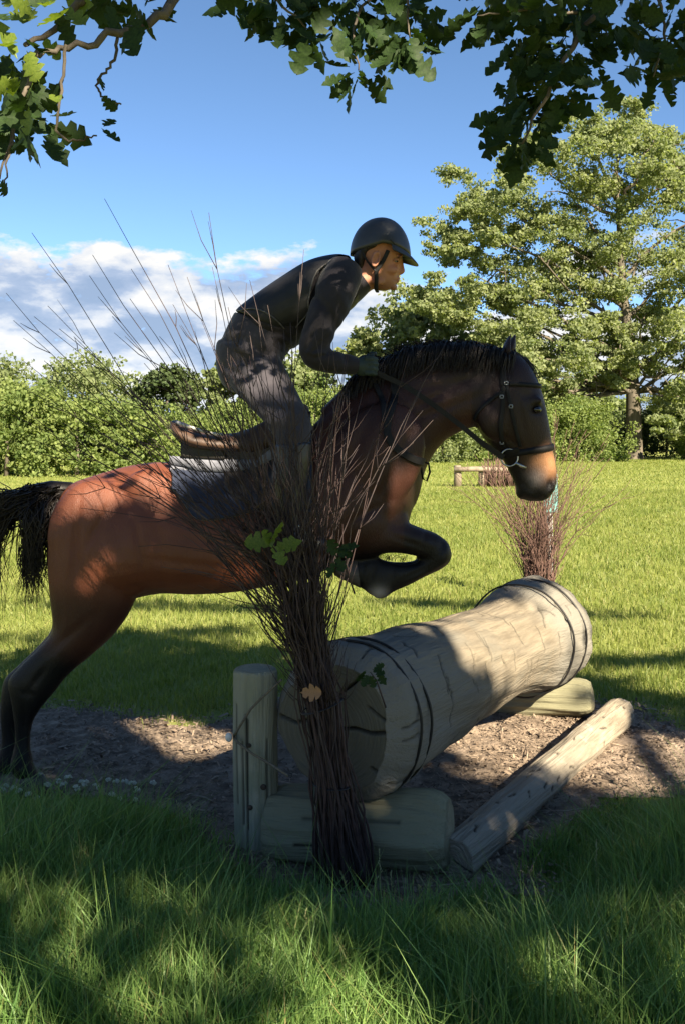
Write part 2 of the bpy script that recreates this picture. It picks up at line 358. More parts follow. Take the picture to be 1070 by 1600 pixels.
# ------------------------------------------------------------------ the log jump
def wood(name, c1, c2, c3, bump=.5, dark=(.02, .017, .014), blot=None):
    return pmat(name, c1, c2, 3, (1.5, 11, 11), rough=.88, spec=.15, bump=bump, bscale=6, bstretch=(1.2, 20, 20), attr=('tone', c3), attr2=('crack', dark), detail=10, vec='lc', blot=blot)
def round_log(A, B, prof, nt=160, ns=160, cracks=(), facecr=(), face_rings=0, rough_amp=.004, seed=0, squash=1.0, ends=(0.02, 0.02), tone=None, grain=0.0):
    """a solid log from A to B; prof rows (fraction, radius); cracks: polylines (m along, angle, depth, width)"""
    A, B = Vector(A), Vector(B); ax = (B-A); Ln = ax.length; ax.normalize()
    u = ax.cross(Vector((0, 0, 1))); u = u.normalized() if u.length > .05 else Vector((1, 0, 0)); v = u.cross(ax).normalized()
    rg = np.random.default_rng(seed); s = np.linspace(0, 1, ns); pr = np.asarray(prof, float); r0 = np.interp(s, pr[:, 0], pr[:, 1])
    th = np.linspace(0, 2*np.pi, nt, endpoint=False); Sg, Th = np.meshgrid(s*Ln, th, indexing='ij'); Rr = np.repeat(r0[:, None], nt, 1)
    ph = rg.uniform(0, 6, 8)
    Rr = Rr+rough_amp*(np.sin(3*Th+ph[0]+Sg*2)+.7*np.sin(5*Th+ph[1]-3*Sg)+.5*np.sin(9*Th+7*Sg+ph[2])+.35*np.sin(17*Th+ph[3]+11*Sg)+.6*np.sin(13*Sg+ph[4]+2*np.sin(2*Th)))
    if grain: Rr = Rr+grain*(np.sin(41*Th+3*np.sin(5*Sg+ph[5]))+np.sin(67*Th+ph[6]+2*np.sin(9*Sg)))*.5
    crk = np.zeros_like(Rr)
    for poly, dep, wd in cracks:
        poly = np.asarray(poly, float); rm = pr[:, 1].mean()
        dm = np.full(Rr.shape, 9.)
        for (s0, t0), (s1, t1) in zip(poly[:-1], poly[1:]):
            dth = (Th-t0+np.pi) % (2*np.pi)-np.pi
            X, Y = (Sg-s0), dth*rm; bx, by = s1-s0, (t1-t0)*rm; tt = np.clip((X*bx+Y*by)/(bx*bx+by*by+1e-12), 0, 1)
            dm = np.minimum(dm, np.hypot(X-tt*bx, Y-tt*by))
        g = np.exp(-(dm/wd)**2); Rr = Rr-dep*g; crk = np.maximum(crk, g)
    uu, vv, aa = np.array(u), np.array(v)*squash, np.array(ax); AA = np.array(A)
    Vb = AA+Sg[..., None]*aa+(Rr*np.cos(Th))[..., None]*uu+(Rr*np.sin(Th))[..., None]*vv
    LC = [np.stack([Sg, Rr*np.cos(Th), Rr*np.sin(Th)], -1).reshape(-1, 3)]
    V = [Vb.reshape(-1, 3)]; CR = [crk.ravel()]; Q = []
    i = np.arange(ns*nt).reshape(ns, nt); j = np.roll(i, -1, 1)
    Q.append(np.stack([i[:-1], j[:-1], j[1:], i[1:]], -1).reshape(-1, 4)); base = ns*nt
    TN = [np.clip(.5+.5*np.sin(Sg*2+ph[7]+.4*np.sin(3*Th)), 0, 1).ravel() if tone is None else tone(Sg/Ln, Th).ravel()]
    for e, sg in ((0, -1), (ns-1, 1)):
        m = max(face_rings if sg < 0 else 6, 6); fr = np.linspace(1, .015, m)[1:]
        ring = Rr[e][None]*fr[:, None]; bul = (np.array(ends[0 if sg < 0 else 1]))*(1-fr**2)
        Pn = AA+aa*(s[e]*Ln)+(ring*np.cos(th))[..., None]*uu+(ring*np.sin(th))[..., None]*vv+aa*(sg*bul)[:, None, None]
        ck = np.zeros(ring.shape)
        if sg < 0:
            for pl, dep, wd in facecr:           # polylines in face coordinates (u, v) metres
                dm = np.full(ring.shape, 9.); Xf, Yf = ring*np.cos(th), ring*np.sin(th)
                for (x0, y0), (x1, y1) in zip(pl[:-1], pl[1:]):
                    bx, by = x1-x0, y1-y0; tt = np.clip(((Xf-x0)*bx+(Yf-y0)*by)/(bx*bx+by*by), 0, 1); dm = np.minimum(dm, np.hypot(Xf-x0-tt*bx, Yf-y0-tt*by))
                g = np.exp(-(dm/wd)**2); Pn = Pn+aa*(dep*g)[..., None]; ck = np.maximum(ck, g)
            Pn = Pn+aa*(.0012*np.sin(ring*420+2*np.sin(3*th)))[..., None]
        LC.append(np.stack([s[e]*Ln+0*ring+.35*np.sin(ring*300), (ring*np.cos(th)*.25), (ring*np.sin(th)*.25)], -1).reshape(-1, 3))
        V.append(Pn.reshape(-1, 3)); CR.append(ck.ravel()); TN.append(np.full(ck.size, .5))
        k = base+np.arange((m-1)*nt).reshape(m-1, nt); full = np.vstack([i[e][None], k]); kk = np.roll(full, -1, 1)
        q = np.stack([full[:-1], full[1:], kk[1:], kk[:-1]], -1).reshape(-1, 4)
        Q.append(q[:, ::-1] if sg > 0 else q); base += (m-1)*nt
    me = fast_mesh('log', np.vstack(V), np.vstack(Q), True, {'crack': np.concatenate(CR), 'tone': np.concatenate(TN), 'lc': np.vstack(LC)})
    bm = bmesh.new(); bm.from_mesh(me); bmesh.ops.recalc_face_normals(bm, faces=bm.faces)
    bm.to_mesh(me); bm.free()
    me['body_faces'] = (ns-1)*nt
    return me, (A, ax, u, v, Ln)
def ring_band(axisinfo, s, r, w, mat, parent, name='wire_band', wob=.004, n=72, t=.004):
    A, ax, u, v, Ln = axisinfo; mb = MB(); pts = []
    for k in range(n+1):
        a = 2*math.pi*k/n; pts.append(A+ax*(s+wob*math.sin(3*a+s*40))+(u*math.cos(a)+v*math.sin(a))*(r+.0015*math.sin(7*a)))
    rings = []
    for k in range(n):
        a = 2*math.pi*k/n; rad = (u*math.cos(a)+v*math.sin(a)); rings.append([pts[k]+ax*math.cos(b)*w+rad*math.sin(b)*t for b in [2*math.pi*q/6 for q in range(6)]])
    vv = [p for r_ in rings for p in r_]; f = []
    for i in range(n):
        i2 = (i+1) % n
        for q in range(6): q2 = (q+1) % 6; f.append((i*6+q, i*6+q2, i2*6+q2, i2*6+q))
    mb.add(vv, f); return mb.build(name, mat, parent)
M_log = wood('weathered_log', (.125, .104, .076), (.20, .168, .122), (.175, .163, .137), .8, dark=(.05, .045, .036), blot=((.13, .122, .10), 3.5, .54, .72))
M_wire = pmat('black_wire', (.018, .017, .016), rough=.55, metal=.3)
M_end = wood('sawn_log_end', (.085, .078, .058), (.145, .132, .10), (.11, .102, .078), .5, dark=(.03, .027, .022), blot=((.065, .06, .045), 4, .5, .7))
LA, LB = P(520, 1137, 3.27), P(843, 986, 5.02)
LL = (LB-LA).length
def rand_cracks(rg, n, s0, s1, t0, t1, ln, dep, wd):
    out = []
    for _ in range(n):
        s_, t_ = rg.uniform(s0, s1), rg.uniform(t0, t1); l = rg.uniform(.5, 1.5)*ln; k = 4
        a = rg.normal(0, .6); pts = [(s_+l*q/k*math.sin(a)+rg.normal(0, .006), t_+l*q/k*math.cos(a)/.25+rg.normal(0, .02)) for q in range(k+1)]
        out.append((pts, dep*rg.uniform(.5, 1.3), wd*rg.uniform(.8, 1.3)))
    return out
def main_log():
    rg = np.random.default_rng(19)
    prof = [(0, .214), (.006, .220), (.034, .266), (.048, .272), (.12, .268), (.2, .262), (.32, .252), (.45, .232), (.58, .222), (.70, .222), (.78, .234), (.86, .268), (.92, .280), (1, .276)]
    cr_ = rand_cracks(rg, 46, .27, LL*.8, -.9, 2.2, .10, .007, .0034)+rand_cracks(rg, 14, LL*.78, LL, -.6, 2.0, .09, .007, .0034)
    for t in rg.uniform(-1.0, 2.2, 4): cr_.append(([(.05, t), (.11, t+.04), (.16, t+.02)], .008, .0035))
    face = [([(.02, .0), (.09, .012), (.15, .004), (.228, .02)], .035, .0045), ([(-.228, .01), (-.15, -.006), (-.1, .012)], .03, .0045),
            ([(.03, .12), (.075, .155), (.12, .2)], .03, .004), ([(.14, .09), (.19, .06), (.225, .05)], .02, .0035), ([(.15, -.11), (.19, -.125)], .02, .004), ([(-.03, .02), (-.02, .12), (-.04, .2)], .015, .003), ([(-.02, -.03), (-.06, -.12), (-.05, -.2)], .015, .003)]
    tone = lambda s, th: np.clip(1-sstep(s, .10, .42)+sstep(s, .74, .86)+.12*np.sin(7*th+20*s), 0, 1)
    me, info = round_log(LA, LB, prof, 250, 280, cr_, face, 56, .0058, 5, 1.0, (.004, .01), tone, .0012)
    root = thing('log_jump', (LA+LB)/2-Vector((0, 0, .5)), 'big weathered cross country log with rounded end, crossed by the horse', 'log')
    me.materials.append(M_log); me.materials.append(M_end); mi = np.zeros(len(me.polygons), np.int32); mi[me['body_faces']:] = 1; me.polygons.foreach_set('material_index', mi)
    put('log', me, None, root)
    for s, r in ((.125, .2755), (.205, .271), (LL-.30, .278), (LL-.13, .2855)): ring_band(info, s, r, .005, M_wire, root, t=.005)
    return info
LOG = main_log()
M_block = wood('mossy_block_wood', (.14, .125, .085), (.30, .26, .175), (.2, .19, .12), .9, blot=((.13, .13, .075), 6, .5, .66))
def block(px0, px1, pyc, Y0, Y1, r, label, seed, squash=1.0):
    a, b = P(px0, pyc[0], Y0), P(px1, pyc[1], Y1)
    rg = np.random.default_rng(seed); L = (b-a).length
    cr_ = [([(L*rg.uniform(.0, .3), t), (L*rg.uniform(.5, .9), t+rg.normal(0, .06))], .008, .004) for t in rg.uniform(-3, 3, 9)]
    me, info = round_log(a, b, [(0, r*.90), (.015, r*.955), (.06, r*.99), (.2, r), (.78, r), (.9, r*.965), (.96, r*.88), (1, r*.74)], 120, 100, cr_, (), 18, .0075, seed, squash, (.01, .012))
    root = thing('support_log', ((a.x+b.x)/2, (a.y+b.y)/2, 0), label, 'log', 'short logs that the big log rests on'); put('log', me, M_block, root)
block(428, 702, (1292, 1302), 3.47, 3.30, .142, 'short mossy support log under the near end of the big log, beside the brush bundle', 11)
block(760, 924, (1094, 1092), 5.22, 5.04, .098, 'short yellowish support log under the far end of the big log', 12, .95)
M_post = wood('greenish_post_wood', (.19, .19, .135), (.35, .335, .245), (.27, .26, .19), .8, blot=((.18, .2, .12), 5, .52, .7))
def post():
    g = G(399, 1338); a, b = Vector((g.x, g.y+.06, -.05)), Vector((g.x-.005, g.y+.06, .655))
    rg = np.random.default_rng(5); cr_ = [([(rg.uniform(.05, .3), t), (rg.uniform(.4, .68), t+rg.normal(0, .05))], .006, .003) for t in rg.uniform(-3.1, 3.1, 16)]
    me, info = round_log(a, b, [(0, .078), (.9, .079), (.985, .078), (1, .073)], 110, 90, cr_, (), 10, .002, 9, 1, (.0, .006), None, .0008)
    root = thing('wooden_post', (a.x, a.y, 0), 'upright round post standing against the near left side of the big log', 'post'); put('post', me, M_post, root)
    Yk = g.y; mk = pmat('dark_knot', (.05, .035, .022), rough=.8)
    for px, py, r in ((390, 1165, .008), (412, 1230, .011), (391, 1262, .010)):
        Yk = g.y+.06-.078; MB().ball(P(px, py, Yk), (r, .006, r), 10, 5).build('knot', mk, root)
    Yk = g.y-.03; mb = MB()
    mb.tube([P(366, 1150, Yk+.03), P(375, 1135, Yk-.01), P(392, 1108, Yk-.03), P(410, 1090, Yk-.03), P(440, 1062, 3.30)], .0045, 6)
    mb.tube([P(366, 1152, Yk+.03), P(372, 1160, Yk-.01), P(395, 1178, Yk-.03), P(425, 1195, Yk-.06), P(450, 1212, 3.22)], .0045, 6)
    mb.build('rope', pmat('frayed_rope', (.10, .085, .06), (.17, .14, .1), 60, rough=.95), root)
    MB().ball(P(358, 1152, Yk+.02), (.013, .012, .017), 12, 8).build('insulator', pmat('white_plastic', (.62, .6, .55), rough=.5), root)
post()
M_pole = wood('peeling_pole_wood', (.15, .125, .09), (.32, .27, .20), (.24, .21, .165), .9, blot=((.34, .31, .265), 9, .58, .66))
def pole():
    a, b = G(712, 1392), G(985, 1138); a = a+Vector((0, .07, .070)); b = b+Vector((-.03, .06, .07))
    rg = np.random.default_rng(15); L = (b-a).length
    cr_ = rand_cracks(rg, 26, .05, L, -.5, 3.0, .05, .006, .004)
    me, info = round_log(a, b, [(0, .071), (.02, .074), (.5, .073), (.8, .077), (.97, .074), (1, .066)], 100, 170, cr_, [([(0, 0), (.04, -.02), (.07, -.03)], .01, .003)], 22, .003, 21, 1, (.004, .01), None, .0012)
    root = thing('ground_pole', ((a.x+b.x)/2, (a.y+b.y)/2, 0), 'thin peeling log lying on the mulch as a ground line', 'log'); put('log', me, M_pole, root)
pole()
# ------------------------------------------------------------------ the horse
HY = 4.10
def px_of(V, Y=HY): return 535+V[:, 0]/V[:, 1]*F, 680+(1.5-V[:, 2])/V[:, 1]*F
def horse_body():
    mb = MB(); Y = HY
    T = lambda rows, y=Y: [(a, b, c, d, w, y) for a, b, c, d, w in rows]
    # trunk from buttock to breast
    sections(mb, T([(96, 776, 80, 872, .07), (112, 756, 92, 915, .17), (150, 742, 140, 945, .235), (205, 727, 205, 935, .275), (262, 722, 255, 925, .285), (320, 735, 312, 926, .292), (390, 735, 388, 920, .295),
                    (450, 705, 460, 903, .285), (505, 648, 528, 885, .262), (552, 607, 590, 868, .235), (588, 585, 628, 835, .205), (608, 600, 642, 800, .165), (625, 640, 650, 760, .10)]), 30, 4, .22, .92)
    # neck
    sections(mb, T([(500, 640, 600, 850, .17), (548, 596, 648, 790, .15), (600, 560, 664, 735, .112), (650, 541, 682, 703, .092), (700, 537, 704, 682, .082), (745, 538, 738, 668, .076), (782, 546, 762, 668, .074), (800, 556, 772, 660, .06)]), 26, 5, .25)
    # head
    sections(mb, T([(800, 548, 752, 588, .055), (822, 566, 744, 622, .09), (840, 598, 740, 650, .102), (850, 630, 748, 674, .100), (857, 665, 764, 697, .085), (862, 697, 782, 715, .066), (867, 725, 794, 737, .056),
                    (869, 748, 803, 756, .058), (865, 766, 807, 768, .056), (856, 778, 814, 777, .044), (846, 783, 824, 783, .026)]), 24, 5, -.05, .9)
    n = lambda c, r, y, rot=None: mb.ball(P(c[0], c[1], y), r, 16, 10, rot)
    for s in (-1, 1):
        n((775, 652), (.085, .035, .10), Y+s*.066)                    # jowl
        n((838, 626), (.026, .016, .016), Y+s*.082)                    # brow over the eye
        n((826, 672), (.018, .014, .07), Y+s*.068, Matrix.Rotation(R(-14), 3, 'Y'))   # facial crest
        n((857, 757), (.030, .022, .038), Y+s*.042)                   # nostril rim
        n((585, 720), (.19, .08, .26), Y+s*.17, Matrix.Rotation(R(30), 3, 'Y'))     # shoulder
        n((560, 815), (.14, .09, .13), Y+s*.16); n((605, 815), (.09, .07, .09), Y+s*.13)
        n((150, 840), (.20, .09, .24), Y+s*.17)                       # thigh
        n((205, 880), (.10, .06, .14), Y+s*.19)
        n((235, 770), (.12, .06, .10), Y+s*.165)                       # hip
    n((622, 775), (.055, .14, .10), Y)                                 # breast
    n((817, 770), (.035, .035, .03), Y)                               # chin
    n((240, 913), (.06, .05, .045), Y)                               # sheath
    # hind legs (near one first)
    hind = [(84, 800, 238, 830, .10), (76, 850, 240, 862, .115), (76, 900, 224, 905, .108), (80, 945, 206, 952, .092), (82, 985, 180, 990, .074), (58, 1015, 146, 1022, .06), (30, 1042, 108, 1054, .052),
            (13, 1064, 84, 1084, .050), (17, 1090, 64, 1108, .042), (22, 1122, 51, 1132, .032), (24, 1160, 48, 1164, .029), (17, 1190, 53, 1194, .040), (18, 1205, 60, 1207, .041), (30, 1218, 66, 1217, .033)]
    sections(mb, T(hind, Y-.15), 18, 4)
    hs = lambda y: 1+20*min(max((y-1050)/60, 0), 1)
    sections(mb, [(a-hs(b), b-3, c-hs(d), d-3, w, Y+.14) for a, b, c, d, w in hind], 18, 4)
    # forelegs, folded
    fore = [(575, 770, 520, 862, .10), (612, 800, 560, 872, .092), (640, 818, 608, 864, .072), (664, 828, 645, 868, .058), (686, 836, 668, 878, .050), (702, 850, 678, 890, .052)]
    cann = [(702, 856, 688, 890, .046), (682, 856, 684, 892, .048), (655, 877, 664, 901, .035), (630, 881, 640, 914, .032), (606, 878, 617, 924, .034), (585, 870, 594, 937, .043), (566, 874, 572, 924, .036), (550, 876, 556, 914, .036)]
    for dx, dy, y in ((0, 0, Y-.13), (-5, -3, Y+.13)):
        for q in (fore, cann): sections(mb, [(a+dx, b+dy, c+dx, d+dy, w, y) for a, b, c, d, w in q], 18, 5)
        mb.ball(P(686+dx, 866+dy, y), (.052, .05, .058), 14, 10)
    me = fuse(mb, 'body', .0100, 6, .5)
    V = coords(me); x, y = px_of(V); yy = V[:, 1]
    # eye sockets, nostrils, mouth line pressed in
    Vn = V.copy()
    for s in (-1, 1):
        side = (yy-HY)*s > .015
        def dent(cx, cy, rx, ry, dep, ang=0):
            dx, dy = x-cx, y-cy; ca, sa = math.cos(ang), math.sin(ang); u, v = (dx*ca+dy*sa)/rx, (-dx*sa+dy*ca)/ry
            Vn[:, 1] -= s*dep*np.exp(-(u*u+v*v))*side
        dent(860, 757, 6, 12, .030, .15); dent(838, 640, 8, 7, .012); dent(822, 618, 9, 8, .006)
        for mx, my in ((846, 779), (838, 773), (830, 767), (822, 761), (815, 755)): dent(mx, my, 5, 3, .006)
        # muscle relief
        for (cx, cy, rx, ry, dep, an) in ((165, 800, 6, 70, .009, .5), (215, 840, 5, 60, .008, -.2), (120, 830, 5, 60, .007, .1), (290, 880, 70, 6, .006, .12), (350, 850, 60, 5, .005, .1), (240, 800, 30, 8, .007, .3), (600, 760, 6, 40, .008, .5), (575, 800, 30, 6, .008, -.5), (700, 600, 60, 7, .006, -.2), (680, 620, 50, 6, .007, -.5), (640, 680, 6, 45, .007, .5), (815, 655, 3, 26, .005, -.2), (800, 690, 16, 4, .005, .6), (770, 630, 6, 26, .005, -.3), (640, 848, 30, 4, .007, .35), (662, 842, 4, 16, .005, .3), (612, 902, 4, 18, .006, .15), (580, 900, 5, 22, .008, .2), (566, 896, 3, 20, .006, .1), (560, 690, 10, 90, .010, .45), (640, 740, 12, 60, .008, .3), (190, 800, 14, 80, .010, .15), (120, 870, 10, 70, .008, -.1), (690, 640, 70, 7, .006, -.35), (250, 850, 12, 55, .012, -.1), (100, 1000, 50, 7, .006, -.7), (37, 1140, 3.5, 42, .010, 0), (60, 1060, 5, 22, .008, .6), (45, 1085, 14, 4, .005, .3), (655, 893, 26, 3.5, .006, -.45), (690, 852, 5, 12, .005, .3)):
            dent(cx, cy, rx, ry, dep, an)
    setcoords(me, Vn)
    # coat: bay with black points; neck shade and muzzle sunlight painted in
    n1 = lump(V[:, 0]*3, V[:, 2]*3, 1.5)
    bay = np.array([.130, .042, .022]); dark = np.array([.014, .0062, .0052]); blk = np.array([.0045, .004, .0045]); muzzle_light = np.array([.30, .145, .062]); grey = np.array([.13, .11, .10])
    def mixc(c, d, t): return c*(1-t[:, None])+d*t[:, None]
    c = np.repeat(bay[None], len(V), 0)
    c = mixc(c, dark, np.clip(sstep(x, 330, 590)*.80+.13*n1, 0, .93))  # shade over shoulder and neck put into the coat colour
    c = mixc(c, dark, .7*sstep(y, 900, 960)*(x < 260))
    c = mixc(c, blk, sstep(y-.35*(x-60), 985, 1035)*(x < 260))                  # hind points
    c = mixc(c, blk, sstep(y+ (x-560)*.10, 838, 878)*(x > 500)*(y > 800)*(y < 960))         # forelegs
    c = mixc(c, blk, .75*sstep(y, 800, 850)*(x > 630)*(x < 720)*(y > 790))
    crest = sstep(-(y-(.02*(x-650)+548)), -95, -10)*sstep(x, 500, 600)*(x < 800)
    c = mixc(c, blk, .8*crest)
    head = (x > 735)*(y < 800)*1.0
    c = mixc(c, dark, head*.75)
    c = mixc(c, blk, head*.7*np.exp(-(((x-838)/16)**2+((y-636)/16)**2)))
    c = mixc(c, muzzle_light, head*.8*np.exp(-(((x-862)/15)**2+((y-722)/24)**2))); c = mixc(c, muzzle_light*.55, head*.6*np.exp(-(((x-838)/20)**2+((y-722)/16)**2)))  # warm sunlight on the nose front painted into the coat
    c = mixc(c, grey, head*.8*np.exp(-(((x-832)/16)**2+((y-752)/20)**2)))
    c = mixc(c, blk, head*.92*sstep(y+.45*(x-840), 752, 772))
    c = mixc(c, blk, head*.8*sstep(-(x-.42*(y-700)-806), -4, 14)*(y > 690))
    c = mixc(c, blk, head*.95*np.exp(-(((x-859)/5)**2+((y-758)/9)**2)))
    white = np.array([.42, .38, .35]); near = (yy < HY)
    c = mixc(c, white, .9*near*np.exp(-(((x-590)/13)**2+((y-928)/11)**2)))       # pale pastern mark
    setattr_(me, 'coat', np.c_[c, np.ones(len(c))])
    return me
def attr_mat(name, at, rough, sheen=0, bump=.15, bscale=220, coat=0, spec=.4):
    m = pmat(name, (1, 1, 1), None, rough=rough, bump=bump, bscale=bscale, bstretch=(1, 1, .18), sheen=sheen, coat=coat, spec=spec)
    nt = m.node_tree; a = nt.nodes.new('ShaderNodeAttribute'); a.attribute_name = at
    tcn = nt.nodes.new('ShaderNodeTexNoise'); tcn.inputs['Scale'].default_value = 9; tcn.inputs['Detail'].default_value = 7
    co = nt.nodes.new('ShaderNodeTexCoord'); nt.links.new(co.outputs['Object'], tcn.inputs['Vector'])
    mr = nt.nodes.new('ShaderNodeMapRange'); mr.inputs[3].default_value = .78; mr.inputs[4].default_value = 1.22; nt.links.new(tcn.outputs['Fac'], mr.inputs[0])
    mx = nt.nodes.new('ShaderNodeMix'); mx.data_type = 'RGBA'; mx.blend_type = 'MULTIPLY'; mx.inputs[0].default_value = 1
    nt.links.new(a.outputs['Color'], mx.inputs[6]); nt.links.new(mr.outputs[0], mx.inputs[7]); nt.links.new(mx.outputs[2], nt.nodes['Principled BSDF'].inputs['Base Color']); return m
M_coat = attr_mat('bay_coat', 'coat', .44, 0, bump=.45, bscale=330, spec=.27)
M_hair = pmat('black_horsehair', (.006, .005, .005), (.018, .013, .011), 30, (1, 1, 4), rough=.5, spec=.35)
M_leather = pmat('black_leather', (.006, .006, .007), (.011, .010, .010), 40, rough=.6, spec=.22, bump=.15, bscale=300)
M_steel = pmat('bit_steel', (.42, .42, .41), rough=.35, metal=1)
horse = thing('horse', G(40, 1238)+Vector((1.1, 0, 0)), 'dark bay horse with black mane and legs, jumping over the big log', 'horse')
HB = put('body', horse_body(), M_coat, horse)
hv = coords(HB.data).astype(float)
_b = bmesh.new(); _b.from_mesh(HB.data); BVH = BVHTree.FromBMesh(_b); _b.free()
EYE = Vector((0, 0, 1.5))
def on(px, py, off=.004, bvh=None, Y=HY-.1):
    """the point of the horse seen at this place of the photograph, lifted off the coat"""
    d = (P(px, py, 1.0)-EYE).normalized(); h = (bvh or BVH).ray_cast(EYE, d)
    if h[0] is None: return P(px, py, Y)
    n = h[1] if h[1].dot(d) < 0 else -h[1]
    return h[0]+(n*.75-d*.25).normalized()*off
def strap(mb, pts, w, t=.0022, step=8):
    """a flat strap along world points, lying on the body: width w, thickness t"""
    pts = cr([tuple(p) for p in pts], max(2, (len(pts)-1)*step+1)); pts = [Vector(p) for p in pts]; rings = []
    for i, p in enumerate(pts):
        tg = (pts[min(i+1, len(pts)-1)]-pts[max(i-1, 0)]).normalized(); q = BVH.find_nearest(p)
        nrm = (p-q[0]) if q[0] is not None and 1e-5 < (p-q[0]).length < .06 else Vector((0, -1, 0))
        nrm = nrm-tg*nrm.dot(tg); nrm = nrm.normalized() if nrm.length > 1e-6 else Vector((0, -1, 0)); sd = tg.cross(nrm)
        rings.append([p+sd*a*w/2+nrm*b*t for a, b in ((-1, -1), (1, -1), (1, .6), (.8, 1), (-.8, 1), (-1, .6))])
    return mb.loft(rings)
def px_strap(mb, pix, w, off=.005, t=.0022, step=8): return strap(mb, [on(*p, off=off) for p in cr(pix, (len(pix)-1)*4+1)], w, t, 2)
# eyes, ears, hooves
for s in (-1, 1):
    c = P(838, 639, HY); y = HY+s*.094
    e = MB().ball(P(838, 640, HY+s*.078), (.019, .018, .015), 16, 10).build('eye', pmat('horse_eye', (.006, .004, .003), rough=.06, spec=.8), horse)
    h = on(838, 640, .001)
    if s < 0:
        for sg, r_ in ((1, .0055), (-1, .004)):                        # lids
            pts = [h+Vector((.021*math.cos(a), .004-.007*math.sin(a)*1.0, sg*.0125*math.sin(a)+.001)) for a in [math.pi*k/10 for k in range(11)]]
            me = MB().tube(pts, [r_*(.35+.65*math.sin(math.pi*k/10)) for k in range(11)], 8).mesh('eyelid'); setattr_(me, 'coat', np.repeat(np.array([[.012, .008, .007, 1.0]]), len(me.vertices), 0)); put('eyelid', me, M_coat, horse)
    mb = MB(); rows = []
    yb = HY+s*.045
    base = P(795, 558, yb); tip = P(799 if s < 0 else 806, 522, yb-s*.005)
    for k in range(9):
        t = k/8; w = [.036, .044, .048, .047, .042, .034, .025, .014, .003][k]; c = base.lerp(tip, t)+Vector((-.006*math.sin(t*3.1), 0, 0)); ring = []
        for a in range(14):
            th = 2*math.pi*a/14; dx, dy = math.cos(th)*w*.52, math.sin(th)*w*.95
            if dx > 0 and s < 0: dx *= .35
            ring.append(c+Vector((dx-.004, dy, 0)))
        rows.append(ring)
    mb.loft(rows); me = mb.mesh('ear'); cc = np.repeat(np.array([[.022, .010, .008, 1.0]]), len(me.vertices), 0); setattr_(me, 'coat', cc); put('ear', me, M_coat, horse)
M_hoof = pmat('dark_hoof', (.035, .028, .024), (.07, .058, .05), 20, (1, 1, 5), rough=.55)
for dx, y in ((0, HY-.15), (-22, HY+.14)):
    mb = MB(); rings = []
    for a, b, c, d, w in ((28, 1214, 68, 1212, .036), (26, 1222, 74, 1222, .045), (24, 1231, 80, 1233, .052), (22, 1240, 86, 1242, .058)):
        A, B = P(a+dx, b-2, y), P(c+dx, d-2, y); m = (A+B)/2; u = (A-B)/2
        rings.append([m+u*math.cos(t)+Vector((0, w*math.sin(t), 0)) for t in [2*math.pi*k/20 for k in range(20)]])
    mb.loft(rings); mb.build('hoof', M_hoof, horse)
for dx, dy, y in ((0, 0, HY-.13), (-5, -3, HY+.13)):
    mb = MB(); rings = []
    for a, b, c, d, w in ((557, 872, 563, 919, .040), (545, 874, 552, 914, .045), (534, 878, 541, 908, .050), (523, 885, 528, 902, .046)):
        A, B = P(a+dx, b+dy, y), P(c+dx, d+dy, y); m = (A+B)/2; u = (A-B)/2
        rings.append([m+u*math.cos(t)+Vector((0, w*math.sin(t), 0)) for t in [2*math.pi*k/18 for k in range(18)]])
    mb.loft(rings); mb.build('hoof', M_hoof, horse)
